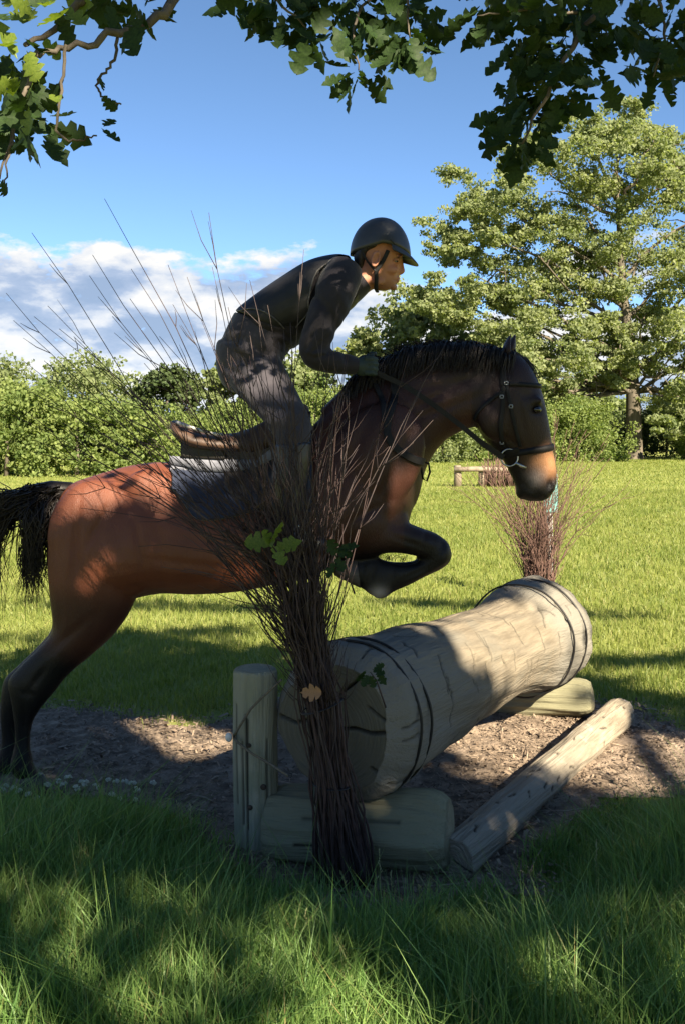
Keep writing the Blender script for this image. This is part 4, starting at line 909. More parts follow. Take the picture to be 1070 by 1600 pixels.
    # ---- gloved hands closed round the reins
    M_glove = pmat('dark_green_glove', (.016, .028, .026), (.03, .045, .040), 30, rough=.75, bump=.3, bscale=70)
    for s in (0, 1):
        h = HAND[s]; sg = -1 if s == 0 else 1; mb = MB(); w = P(554, 571, RY+sg*.157)
        mb.tube([w, w.lerp(h, .45), h+Vector((-.005, 0, .010))], [.033, .034, .030], 14, 1.0)
        mb.ball(h+Vector((-.022, 0, .004)), (.042, .026, .040), 16, 10)
        for k in range(4):                                             # fingers one under the other, curled back round the rein
            zz = .034-.0195*k; ln = (.92, 1.0, .95, .8)[k]; b0 = h+Vector((.004, sg*.016, zz))
            pts = [b0+Vector((-.014, 0, 0)), b0+Vector((.018*ln, sg*.006, 0)), b0+Vector((.034*ln, -sg*.008, -.003)), b0+Vector((.024*ln, -sg*.026, -.005)), b0+Vector((.002, -sg*.026, -.005))]
            mb.tube(pts, [.0105, .0105, .0098, .009, .0075], 10)
        mb.tube([h+Vector((-.02, -sg*.012, .03)), h+Vector((.004, -sg*.016, .046)), h+Vector((.028, -sg*.010, .048))], [.012, .0108, .008], 10)
        put('glove', fuse(mb, 'glove', .0034, 2), M_glove, root)
rider()
# ------------------------------------------------------------------ brush bundles at both ends of the log
M_twig = pmat('birch_twig', (.028, .018, .018), (.060, .038, .035), 25, rough=.75, spec=.25)
M_twig_red = pmat('red_brush_twig', (.075, .042, .034), (.155, .095, .075), 25, rough=.75, spec=.25)
M_TW = [M_twig, pmat('grey_brown_twig', (.035, .025, .024), (.070, .050, .045), 25, rough=.8), pmat('dark_plum_twig', (.022, .015, .016), (.05, .034, .034), 25, rough=.7)]
def twig(mb, pts, r0, r1, rg, shoots, n=5, sr=.0013):
    pts = cr([tuple(p) for p in pts], 19); tw = rg.uniform(0, 6, 3); k = np.arange(19)[:, None]
    pts[3:] += rg.normal(0, .0042, pts[3:].shape)+.014*np.sin(k[3:]*.55+tw)*sstep(k[3:], 5, 14); m = len(pts)
    mb.tube([tuple(p) for p in pts], list(np.linspace(r0, r1, m)), n)
    for _ in range(shoots):
        i = int(rg.integers(8, m-1)); b = pts[i]; d = pts[i]-pts[i-1]; d /= np.linalg.norm(d)+1e-9
        l = rg.uniform(.05, .26); side = rg.normal(0, 1, 3); side -= d*(side @ d); side /= np.linalg.norm(side)+1e-9
        e = b+(d*rg.uniform(.6, .95)+side*rg.uniform(.25, .55)*np.array([1, .7, 1]))*l; mid = (b+e)/2+side*l*.06
        mb.tube([tuple(b), tuple(mid), tuple(e)], [sr*1.1, sr, sr*.45], 4)
def near_bundle():
    rg = np.random.default_rng(21); base = G(540, 1392)
    root = thing('brush_bundle', base, 'tall dark brush bundle tied upright against the near end of the big log', 'brush bundle')
    w1, w2, w3 = P(519, 1225, 3.10), P(503, 1105, 3.08), P(486, 1010, 3.08)
    tips = [(170, 312), (45, 367), (333, 336), (10, 452), (50, 488), (30, 560), (22, 640), (182, 600), (395, 438), (262, 408), (300, 440), (694, 549), (607, 690), (480, 392), (655, 640), (140, 440), (245, 520), (360, 470),
            (100, 700), (60, 610), (205, 470), (640, 560), (500, 500), (560, 610), (520, 560), (420, 470), (150, 560), (120, 640), (330, 420), (90, 520), (70, 470), (110, 530), (200, 420), (230, 560), (180, 500), (270, 480), (310, 500), (160, 620), (60, 560), (85, 650), (130, 680), (240, 620), (290, 590), (340, 560), (375, 520), (350, 610), (210, 650), (40, 600), (150, 400), (395, 500), (100, 740), (60, 690), (445, 500), (20, 500)]
    nstem = 165
    mass = MB()
    for i in range(nstem+40):
        a = rg.uniform(0, 6.283); rr = math.sqrt(rg.uniform(0, 1))
        o = Vector((math.cos(a)*rr, math.sin(a)*rr*.75, 0))
        J = lambda: Vector((rg.normal(0, .30), rg.normal(0, .30), 0)); o1, o2, o3 = o+J(), o+J(), o+J()
        p0 = base+Vector((o.x*.105, .015+o.y*.06, rg.uniform(-.01, .01))); q1 = w1+o1*.047; q2 = w2+o2*.050; q3 = w3+Vector(((o3.x if o3.x < 0 else o3.x*.6)*.072, o3.y*.06, 0))
        if i < len(tips): tx, ty = tips[i]; dpt = 3.08+rg.normal(0, .10); thick = 1.05
        else:
            u = rg.random()
            if u < .66:   # the upright fan
                ang = min(rg.normal(-8, 12), 8); L = rg.uniform(.40, 1.0)*(1-.003*abs(ang+8))
            elif u < .97:   # leaning out to the left
                ang = rg.uniform(-66, -16); L = rg.uniform(.40, .92)
            else: ang = rg.uniform(6, 24); L = rg.uniform(.3, .68)
            tx = 486+math.sin(R(ang))*L*487; ty = 1000-math.cos(R(ang))*L*487; dpt = 3.08+rg.normal(0, .13); thick = 1.0
        tip = P(tx, ty, dpt)
        up = q3+Vector(((o.x if o.x < 0 else o.x*.4)*.055+(tip.x-q3.x)*.16, o.y*.06, .22)) if ty < 860 else q3.lerp(tip, .3)+Vector((0, 0, .05))
        mid = up.lerp(tip, .5)+Vector((rg.normal(0, .02)+.02*(1 if tx < 478 else -1)*min(abs(tx-478)/300, 1), rg.normal(0, .03), .03*min(abs(tx-478)/250, 1.2)))
        mb = MB() if i < nstem else mass
        twig(mb, [p0, p0.lerp(q1, .55)+Vector((rg.normal(0, .008), rg.normal(0, .006), 0)), q1, q2, q3, up, mid, tip], rg.uniform(.0028, .0062)*thick, .0009, rg, (int(rg.integers(6, 11)) if i < len(tips) else int(rg.integers(1, 6))) if i < nstem else 2)
        if i < nstem: mb.build('twig', M_TW[i % 3], root)
    mass.build('fine_twigs', M_twig, root, kind='stuff')
    mt = pmat('black_cable_tie', (.01, .01, .012), rough=.4)
    for c, rx, ry, tilt in ((w2+Vector((0, 0, .005)), .064, .058, .022), (w1, .060, .055, -.004)):
        pts = [c+Vector((rx*math.cos(a), ry*math.sin(a), tilt*math.cos(a))) for a in [2*math.pi*k/32 for k in range(33)]]
        MB().tube(pts, .0045, 6, .5).build('cable_tie', mt, root)
near_bundle()
def far_bundle():
    rg = np.random.default_rng(33); Y = 5.30; base = G(842, 680+2250/Y)
    root = thing('brush_bundle', base, 'reddish sunlit brush bundle standing behind the far end of the big log', 'brush bundle')
    w = P(842, 910, Y); mass = MB()
    for i in range(165):
        a = rg.uniform(0, 6.283); rr = math.sqrt(rg.uniform(0, 1)); o = Vector((math.cos(a)*rr, math.sin(a)*rr, 0))
        p0 = base+o*.10; q1 = w-Vector((0, 0, .25))+o*.07; q2 = w+o*.085; ang = rg.normal(2, 17) if rg.random() < .68 else rg.uniform(-50, 44)
        L = rg.uniform(.30, .95)*(1-.004*abs(ang)); tip = P(842+math.sin(R(ang))*L*283, 905-math.cos(R(ang))*L*283, Y+rg.normal(0, .14))
        mid = q2.lerp(tip, .5)+Vector((-math.sin(R(ang))*.05+rg.normal(0, .02), rg.normal(0, .02), .03))
        mb = MB() if i < 150 else mass
        twig(mb, [p0, q1, q2, mid, tip], rg.uniform(.0028, .0046), .0010, rg, int(rg.integers(2, 6)), 4, .0013)
        if i < 150: mb.build('twig', M_twig_red, root)
    mass.build('fine_twigs', M_twig_red, root, kind='stuff')
far_bundle()

# ------------------------------------------------------------------ leaves
def leaf_mesh(name='leaf', n=15, lobes=4.2, seed=0):
    """a lobed oak leaf one unit long, folded and curled"""
    rg = np.random.default_rng(seed); v = []; f = []
    for i in range(n):
        t = i/(n-1); w = .36*math.sin(math.pi*min(t**1.25*1.0, 1))**.75*(.70+.34*math.cos(2*math.pi*lobes*t+.6))+.004
        c = .10*math.sin(t*2.6); 
        for sg in (-1, 0, 1):
            ww = w*(1+rg.normal(0, .10)); v.append((t-.0+.06*abs(sg)*math.sin(2*math.pi*lobes*t), sg*ww, -c+abs(sg)*ww*.30+rg.normal(0, .012)))
    for i in range(n-1):
        for k in (0, 1): a = i*3+k; f.append((a, a+1, a+4, a+3))
    me = bpy.data.meshes.new(name); me.from_pydata(v, [], f); me.polygons.foreach_set('use_smooth', [True]*len(f)); me.update(); return me
M_leaf = pmat('oak_leaf', (.012, .026, .008), (.026, .050, .012), 14, rough=.6, spec=.18, transl=.26)
M_leaf_y = pmat('young_oak_leaf', (.075, .115, .014), (.13, .17, .025), 14, rough=.5, spec=.35, transl=.4)
M_bark = pmat('oak_bark', (.05, .04, .03), (.12, .10, .075), 18, (1, 1, .3), rough=.9, bump=1, bscale=22)
LEAVES = [leaf_mesh('leaf', seed=k, lobes=(3.6, 4.2, 3.9, 4.6)[k]) for k in range(4)]; LEAVES_Y = [m.copy() for m in LEAVES]
for m in LEAVES: m.materials.append(M_leaf)
for m in LEAVES_Y: m.materials.append(M_leaf_y)
def place_leaf(parent, base, d, nrm, size, young=False, name='leaf'):
    d = Vector(d).normalized(); nrm = Vector(nrm); nrm = nrm-d*nrm.dot(d); nrm = nrm.normalized() if nrm.length > 1e-4 else d.orthogonal().normalized(); s = nrm.cross(d)
    m = Matrix((d, s, nrm)).transposed().to_4x4(); o = bpy.data.objects.new(name, random.choice(LEAVES_Y if young else LEAVES)); C.objects.link(o)
    o.parent = parent; o.matrix_basis = Matrix.Translation(Vector(base)-origin[parent]) @ m @ Matrix.Scale(size, 4); return o
def sprig(px, py, Y, n, label, size, spread, young=False, dry=False):
    root = thing('leafy_sprig', P(px, py, Y), label, 'sprig'); c = P(px, py, Y); rg = np.random.default_rng(px)
    MB().tube([c+Vector((.05, .03, -.12)), c+Vector((.02, .01, -.03)), c], [.003, .0025, .0015], 5).build('stem', M_twig, root)
    for k in range(n):
        a = spread[0]+(spread[1]-spread[0])*(k+.5)/n+rg.normal(0, .15); d = Vector((math.cos(a), rg.normal(-.25, .2), math.sin(a)))
        place_leaf(root, c+Vector((rg.normal(0, .008), rg.normal(0, .008), rg.normal(0, .012))), d, (rg.normal(0, .7), -1, .9+rg.normal(0, .6)), size*rg.uniform(.8, 1.15), young)
sprig(424, 850, 2.86, 5, 'bright green oak sprig caught in the brush in front of the horse', .082, (-1.2, 3.7), True)
sprig(528, 868, 2.90, 6, 'dull green oak sprig caught in the brush beside the folded foreleg', .06, (-2.4, 2.2))
sprig(578, 1050, 3.0, 6, 'withered oak sprig hanging on the near rim of the big log', .05, (-2.8, .6))
dry = bpy.data.objects.new('dead_leaf', LEAVES[0].copy()); dry.data.materials.clear(); dry.data.materials.append(pmat('dead_leaf_brown', (.20, .10, .045), (.28, .16, .08), 30, rough=.8)); C.objects.link(dry)
dry.matrix_basis = Matrix.Translation(P(468, 1082, 2.97)) @ Matrix.Rotation(R(75), 4, 'X') @ Matrix.Scale(.07, 4); tag(dry, 'curled brown dead leaf caught in the tied brush bundle', 'leaf')

# ------------------------------------------------------------------ the oak the picture is taken under
def overhead_oak():
    rg = np.random.default_rng(5)
    tb = Vector((4.0, -4.2, 0)); root = thing('oak_tree', tb, 'large oak tree whose dark lobed leaves hang into the top of the view', 'tree')
    mb = MB(); mb.tube(cr([tuple(tb+Vector(p)) for p in ((0, 0, -.1), (.02, .02, .6), (-.05, .05, 2), (.0, .1, 3.4), (.1, 0, 5.0), (.0, .1, 7.5))], 24), list(np.interp(np.linspace(0, 1, 24), [0, .05, .2, .5, .75, 1], [.62, .46, .38, .34, .22, .06])), 16)
    mb.build('trunk', M_bark, root)
    top = tb+Vector((0, .1, 3.2)); D = 2.7
    def branch(pts, r0, r1, n=8):
        pts = cr([tuple(p) for p in pts], 5*len(pts)); pts[1:-1] += rg.normal(0, min(.008, r0*.45), pts[1:-1].shape)
        o = MB().tube([tuple(p) for p in pts], list(np.linspace(r0, r1, len(pts))), n).build('branch', M_bark, root); return pts
    A = P(1120, -150, 2.9); B = P(700, -220, 2.75); Cc = P(330, -170, 2.5); E = P(150, -90, 2.1)
    branch([top, top+Vector((-.8, 2.4, .9)), A+Vector((.1, -.9, .35)), A, B, Cc], .13, .014, 12)
    branch([A, P(1000, -60, 2.8), P(900, 60, 2.75), P(850, 150, 2.72), P(815, 225, 2.7)], .012, .003)
    branch([P(1000, -60, 2.8), P(1040, 40, 2.8), P(1020, 120, 2.8)], .007, .002)
    branch([P(900, 20, 2.76), P(820, 15, 2.7), P(745, 25, 2.7)], .006, .002)
    branch([B, P(640, -40, 2.72), P(640, 60, 2.7)], .008, .002)
    branch([P(650, -50, 2.72), P(560, 20, 2.7), P(560, 110, 2.68)], .006, .002)
    branch([Cc, P(420, -20, 2.6), P(480, 45, 2.65)], .007, .002)
    branch([Cc, P(272, 0, 2.2), P(185, 52, 2.1), P(110, 72, 2.05), P(40, 90, 2.0)], .014, .004)
    branch([P(135, -10, 2.1), P(100, 35, 2.08), P(40, 70, 2.02)], .010, .005)
    branch([P(104, 70, 2.05), P(98, 130, 2.05), P(90, 205, 2.05), P(120, 218, 2.05), P(152, 212, 2.05)], .004, .0018)
    branch([P(184, 60, 2.1), P(176, 100, 2.1), P(155, 125, 2.1), P(160, 150, 2.1), P(190, 163, 2.1)], .004, .0018)
    branch([P(30, 170, 2.0), P(20, 215, 1.98), P(12, 250, 1.98), P(6, 292, 1.96)], .0035, .0015)
    branch([P(60, 80, 2.02), P(30, 170, 2.0), P(0, 280, 1.98)], .006, .002)
    cl = [(760, 20, 42, 42, 16, 2.7, 0), (820, 55, 45, 50, 18, 2.7, 0), (880, 80, 55, 60, 24, 2.72, 0), (860, 150, 48, 40, 16, 2.7, 0), (815, 215, 38, 45, 18, 2.68, 0), (800, 180, 28, 30, 7, 2.68, 0), (960, 30, 60, 45, 18, 2.75, 0), (1030, 60, 48, 60, 18, 2.75, 0),
          (1020, 125, 28, 25, 6, 2.75, 0), (935, 110, 25, 30, 7, 2.7, 0), (890, 10, 60, 30, 14, 2.7, 0), (1060, 10, 40, 40, 8, 2.75, 0),
          (385, 10, 40, 24, 8, 2.6, 0), (440, 25, 40, 36, 13, 2.62, 0), (500, 40, 36, 42, 13, 2.65, 0), (560, 118, 32, 30, 9, 2.66, 0), (545, 20, 48, 30, 12, 2.68, 0), (640, 55, 30, 42, 14, 2.7, 0), (590, 10, 50, 22, 8, 2.7, 0), (625, 85, 34, 14, 5, 2.7, 0),
          (30, 60, 50, 60, 12, 1.95, 1), (45, 130, 48, 50, 10, 1.9, 1), (20, 185, 45, 40, 9, 1.95, 0), (60, 195, 35, 34, 6, 2.0, 0), (5, 290, 18, 28, 4, 1.95, 0), (215, 28, 36, 26, 8, 2.15, 0), (160, 158, 24, 12, 4, 2.1, 0), (157, 210, 12, 10, 3, 2.05, 0), (60, 15, 60, 25, 7, 2.0, 1), (170, 10, 30, 16, 4, 2.1, 0), (12, 120, 30, 40, 5, 2.0, 0), (10, 248, 14, 14, 2, 2.0, 0)]
    nleaf = 0
    for cx, cy, rx, ry, n, Y, yg in cl:
        n = int(n*.85) if yg == 0 else n
        for k in range(n):
            if nleaf >= 297: break
            a = rg.uniform(0, 6.283); rr = math.sqrt(rg.uniform(0, 1)); px, py = cx+rx*rr*math.cos(a)*.85, cy+ry*rr*math.sin(a)*.85-6
            d = Vector((math.cos(a)*rr+rg.normal(0, .35), rg.normal(0, .45), -math.sin(a)*rr-.25+rg.normal(0, .35)))
            small = .6 if (rx < 26 and Y < 2.3) else 1
            place_leaf(root, P(px, py, Y+rg.normal(0, .07)), d, (rg.normal(0, .6), rg.normal(-.5, .5), rg.normal(.6, .5)), rg.uniform(.062, .098)*small*(1 if Y > 2.3 else .85), yg and rg.random() < .8); nleaf += 1
    Vx = []; Tx = []; bx = 0; src = np.array([v.co[:] for v in LEAVES[1].vertices]); tri = np.array([p.vertices[:] for p in LEAVES[1].polygons])
    for cx, cy, rx, ry, n_, Y, yg in cl:                               # leaves behind the ones one can pick out
        if yg or rx < 26: continue
        for k in range(int(n_*1.5)):
            a = rg.uniform(0, 6.283); rr = math.sqrt(rg.uniform(0, 1)); d = Vector((math.cos(a)+rg.normal(0, .5), rg.normal(0, .5), -math.sin(a)-.2)).normalized(); nn = Vector(rg.normal(0, 1, 3)); nn = (nn-d*nn.dot(d)).normalized(); s = nn.cross(d)
            M = np.array([d[:], s[:], nn[:]]).T*rg.uniform(.06, .095); Vx.append(src @ M.T+np.array(P(cx+rx*rr*math.cos(a)*.8, cy+ry*rr*math.sin(a)*.75-8, Y+.12+abs(rg.normal(0, .1))))); Tx.append(tri+bx); bx += len(src)
    put('leaves_behind', fast_mesh('leaves_behind', np.vstack(Vx), np.vstack(Tx), True), M_leaf, root, 'stuff')
    # the rest of the crown: limbs and leaves above and behind the camera, thin where the photograph shows sun coming through
    sv = np.array(SUN); lit = []
    def spot(p, r): p = np.array(p); g = p-sv*(p[2]/sv[2]); lit.append((g[0], g[1], r))
    for q in SPOTS: spot(q[0], q[1])
    n = 76000; u = rg.normal(0, 1, (n, 3)); u /= np.linalg.norm(u, axis=1)[:, None]; rad = rg.uniform(0, 1, n)**(1/2.6)
    Pn = np.array([3.9, -3.7, 5.4])+u*rad[:, None]*np.array([5.0, 5.4, 2.9]); Pn = Pn[Pn[:, 2] > 2.75]
    g = Pn[:, :2]-sv[None, :2]*(Pn[:, 2:]/sv[2]); x, y = g[:, 0], g[:, 1]
    edge = 7.0-1.5*sstep(x, .9, 2.0)+.30*lump(x, y, 2.2)
    K = 1-sstep(y, edge-.25, edge+.15)
    K *= sstep(y, 2.62, 2.82) + .62*(y < 2.75)*(lump(x, y, 3.1)+.9*np.exp(-((x+.0)/.25)**2)*0 < -.05)
    for gx, gy, r in lit: K *= 1-np.exp(-(np.hypot(x-gx, y-gy)/(r*1.3+.04 if r > .17 else r))**6)
    for (x0, y0, x1, y1, wd) in SHADE_BANDS:                             # boughs that reach further and stripe the meadow
        dx, dy = x1-x0, y1-y0; t = np.clip(((x-x0)*dx+(y-y0)*dy)/(dx*dx+dy*dy), 0, 1); dd = np.hypot(x-x0-t*dx, y-y0-t*dy)
        K = np.maximum(K, np.exp(-(dd/wd)**4)*.9)
    K *= 1-.71*sstep(-y, -3.3, -2.95)  # unseen leaves thinned to lift the shade on the front grass
    K *= 1-.45*sstep(y, 6.0, 6.3)*(lump(x*1.2, y*2.5, 1.6) > -.1)*(x < .6)
    K *= np.where((x < -2.6) | (x > 3.4), .5, 1)
    keep = rg.random(len(Pn)) < K
    px = 535+Pn[:, 0]/np.maximum(Pn[:, 1], .05)*F; py = 680+(1.5-Pn[:, 2])/np.maximum(Pn[:, 1], .05)*F
    keep &= ~((Pn[:, 1] > .05) & (py > -70) & (px > -150) & (px < 1250))
    Pn = Pn[keep]; m = len(Pn)
    d = rg.normal(0, 1, (m, 3)); d /= np.linalg.norm(d, axis=1)[:, None]; e = np.cross(d, rg.normal(0, 1, (m, 3))); e /= np.linalg.norm(e, axis=1)[:, None]; L = rg.uniform(.05, .085, m)[:, None]
    V = np.stack([Pn-d*L, Pn+e*L*.62, Pn+d*L, Pn-e*L*.62], 1).reshape(-1, 3); T = np.arange(m*4).reshape(-1, 4)
    put('foliage', fast_mesh('foliage', V, T), M_leaf, root, 'stuff')
    for k in range(9):
        a = k*.7+.3; e = tb+Vector((math.cos(a)*rg.uniform(2, 4), math.sin(a)*rg.uniform(2, 4), rg.uniform(4.2, 6.6))); mid = tb.lerp(e, .5)+Vector((0, 0, rg.uniform(1.5, 2)))
        pts = [tb+Vector((0, 0, 2.6+.25*k)), mid, e]
        branch(pts, .12, .02, 10)
SPOTS = [(P(30, 60, 1.95), .16), (P(45, 130, 1.9), .15), (P(205, 735, 4.0), .21), (P(255, 724, 3.95), .19), (P(155, 752, 4.0), .12), (P(170, 872, 3.8), .09), (P(95, 830, 4.0), .08),
         (P(700, 1000, 4.0), .2), (P(690, 1070, 3.9), .12), (P(740, 990, 4.15), .28), (P(790, 1000, 4.3), .28), (P(820, 985, 4.5), .26), (P(690, 1040, 3.9), .10), (P(840, 1020, 4.65), .16), (P(760, 1060, 4.2), .2),
         (G(770, 1140), .22), (G(850, 1150), .24), (G(930, 1165), .25), (G(1000, 1215), .18), (G(740, 1180), .14), (G(870, 1190), .16), (G(1050, 1225), .15),
         (P(900, 1130, 4.75), .2), (P(950, 1105, 4.95), .14),
         (G(240, 1145), .20), (G(170, 1135), .16), (G(310, 1165), .18), (G(280, 1180), .12),
         (P(612, 425, 4.0), .16), (P(625, 380, 4.0), .10), (P(566, 435, 4.02), .05), (P(420, 600, 3.9), .10), (P(440, 640, 3.85), .08), (P(530, 560, 3.9), .09), (P(862, 715, 4.05), .12), (P(868, 745, 4.05), .09), (P(430, 445, 4.0), .08),
         (P(842, 800, 5.25), .45), (P(842, 700, 5.25), .4), (P(850, 880, 5.25), .25), (G(330, 1085), .16), (G(90, 1060), .2), (G(20, 1010), .3),
         (P(700, 985, 4.0), .16), (P(860, 960, 4.8), .22), (P(800, 1060, 4.4), .2), (P(850, 1060, 4.6), .15), (G(800, 1200), .22), (G(820, 1100), .2), (G(960, 1190), .25), (G(1060, 1180), .22), (P(860, 1165, 4.5), .14), (P(930, 1115, 4.85), .14)]
SHADE_BANDS = [(-3.2, 8.6, -.5, 8.2, .22), (-2.6, 7.0, -.9, 7.3, .2), (.4, 8.6, 1.1, 8.4, .2), (1.9, 7.9, 3.6, 8.3, .2), (1.7, 6.3, 3.2, 6.5, .18)]
overhead_oak()

# ------------------------------------------------------------------ trees and hedge bushes beyond the meadow
def cards(centres, radii, per, size, rg, flat=.8):
    """leaf-sized faces spread through ellipsoidal clumps, denser towards their skins"""
    centres = np.asarray(centres, float); radii = np.asarray(radii, float); K = 8                    # every clump breaks up into sprays
    w = rg.normal(0, 1, (len(centres)*K, 3)); w /= np.linalg.norm(w, axis=1)[:, None]; centres = np.repeat(centres, K, 0)+w*np.repeat(radii, K, 0)*rg.uniform(.35, 1.15, (len(w), 1)); radii = np.repeat(radii, K, 0)*rg.uniform(.3, .6, (len(w), 1)); per = max(per//K, 1)
    cs = np.repeat(np.asarray(centres), per, 0); rs = np.repeat(np.asarray(radii), per, 0); n = len(cs)
    u = rg.normal(0, 1, (n, 3)); u /= np.linalg.norm(u, axis=1)[:, None]; p = cs+u*rs*(rg.uniform(0, 1, n)**.6)[:, None]
    nn = u*.7+rg.normal(0, .75, (n, 3)); nn /= np.linalg.norm(nn, axis=1)[:, None]
    d = np.cross(nn, rg.normal(0, 1, (n, 3))); d /= np.linalg.norm(d, axis=1)[:, None]; e = np.cross(nn, d); L = (size*rg.uniform(.55, 1.3, n))[:, None]
    V = np.stack([p-d*L*.6, p+e*L*.42+nn*L*.12, p+d*L*.6, p-e*L*.42+nn*L*.12], 1).reshape(-1, 3); T = np.arange(n*4).reshape(-1, 4)
    cv = np.repeat(rg.uniform(0, 1, len(centres)), per)*.6+rg.uniform(0, .4, n)
    return V, T, np.repeat(cv, 4)
M_fol = [pmat('oak_crown_leaves', (.115, .15, .066), attr=('var', (.25, .275, .14)), rough=.65, spec=.2, transl=.45),
         pmat('hedge_leaves', (.075, .118, .034), attr=('var', (.205, .245, .080)), rough=.65, spec=.2, transl=.42),
         pmat('dark_tree_leaves', (.025, .045, .016), attr=('var', (.07, .095, .03)), rough=.6, spec=.3, transl=.2),
         pmat('distant_tree_leaves', (.105, .14, .06), attr=('var', (.21, .24, .115)), rough=.65, spec=.2, transl=.45)]
M_bark2 = pmat('grey_oak_bark', (.06, .052, .038), (.12, .10, .075), 3, (1, 1, .4), rough=.9, bump=.6, bscale=6)
def big_oak():
    rg = np.random.default_rng(77); Y = 59.2; g = G(990, 718)
    root = thing('oak_tree', g, 'big spreading oak standing alone at the far edge of the meadow, right of the horse', 'tree')
    cs = []; rs = []
    outline = [(770, 300, 60), (830, 240, 60), (900, 215, 60), (960, 205, 50), (1020, 215, 60), (1085, 240, 70), (740, 350, 50), (700, 395, 40), (800, 330, 70), (880, 300, 70), (960, 290, 75), (1040, 300, 75), (1120, 320, 80), (840, 400, 75), (920, 390, 80), (1000, 390, 80), (1080, 400, 80), (1150, 420, 80),
               (740, 430, 60), (690, 470, 55), (780, 480, 65), (860, 490, 70), (940, 480, 65), (1010, 490, 70), (1090, 490, 75), (1160, 510, 70), (820, 560, 55), (760, 540, 55), (900, 560, 55), (960, 545, 45), (1050, 560, 60), (1120, 580, 65), (860, 610, 45), (930, 600, 40), (960, 575, 40), (915, 640, 32), (1055, 650, 32), (1060, 620, 50), (800, 600, 45), (1130, 640, 50), (720, 590, 45)]
    for (x, y, r) in outline:
        for _ in range(11):
            a, b = rg.normal(0, .5), rg.normal(0, .5); q = P(x+a*r, y+b*r*.8, Y+rg.normal(0, 2.6)); cs.append(tuple(q)); k = r/1500*Y*rg.uniform(.30, .52); rs.append((k*1.2, k*1.2, k*.7))
    # clumps hug an oak's twig ends: leave gaps between them
    V, T, v = cards(cs, rs, 584, .17, rg); me = fast_mesh('crown', V, T, attrs={'var': v}); put('crown', me, M_fol[0], root)
    mb = MB(); pts = cr([tuple(P(x, y, Y)) for x, y in ((990, 722), (990, 690), (989, 650), (988, 610), (985, 570), (978, 500), (970, 420), (965, 330), (960, 250))], 30)
    mb.tube([tuple(p) for p in pts], list(np.interp(np.linspace(0, 1, 30), [0, .06, .3, .55, 1], [.78, .52, .46, .34, .05])), 12); mb.build('trunk', M_bark2, root)
    tr = np.array(pts)
    for (x, y, r) in outline:
        tz = P(x, y, Y).z; i = int(np.argmin(np.abs(tr[:, 2]-max(4.4, tz-3.4-.15*abs(x-985)/25))+(np.arange(30) < 9)*50)); s = Vector(tr[i]); e = P(x, y, Y+rg.normal(0, 2)); m = s.lerp(e, .5)+Vector((0, rg.normal(0, .5), rg.uniform(-.8, .6)))
        bp_ = cr([tuple(s), tuple(m), tuple(e)], 9); bp_[1:-1] += rg.normal(0, .12, (7, 3)); b = MB().tube([tuple(p) for p in bp_], list(np.linspace(.14, .03, 9)), 6)
        for _ in range(4):
            j = int(rg.integers(3, 8)); q = Vector(bp_[j]); ee = q+Vector((rg.normal(0, 1.1), rg.normal(0, 1), rg.uniform(-.2, 1.5))); b.tube([q, q.lerp(ee, .5)+Vector((0, 0, .15)), ee], [.055, .04, .015], 5)
        b.build('branch', M_bark2, root)
big_oak()
def tree(name, cat, label, group, px, top, w, Y, kind, seed, base_h=.25, n=26, per=420, size=.24, trunk=True, shape=1.0):
    """one crown of clumps between the ground and 'top', w photo pixels wide at distance Y"""
    rg = np.random.default_rng(seed); w = w*1.35 if name == 'hedge_bush' else w*1.15; x0 = (px-535)/F*Y; H = 1.5-(top-680)/F*Y; Wd = w/F*Y
    root = thing(name, (x0, Y, 0), label, cat, group); cs = []; rs = []
    for k in range(n):
        t = rg.uniform(0, 1)**.8; z = H*(base_h+(1-base_h)*t)*.93; lim = math.sqrt(max(0, 1-((t-.35)/.68)**2))*shape if t > .35 else .8+.2*t/.35
        a = rg.uniform(0, 6.283); rr = Wd/2*lim*math.sqrt(rg.uniform(.1, 1))*.85; k_ = Wd*rg.uniform(.11, .2)
        cs.append((x0+math.cos(a)*rr, Y+math.sin(a)*rr*.8, max(z, k_*.5))); rs.append((k_, k_, k_*.8))
    V, T, v = cards(cs, rs, per, size, rg); V[:, 2] = np.maximum(V[:, 2], .02); me = fast_mesh('crown', V, T, attrs={'var': v}); put('crown', me, M_fol[kind], root)
    mb = MB(); mb.tube([(x0, Y, -.1), (x0+.05, Y, H*.3), (x0, Y, H*.6), (x0-.05, Y, H*.85)], [H*.028, H*.022, H*.014, .02], 8); mb.build('trunk' if name.endswith('tree') else 'stem', M_bark2, root)
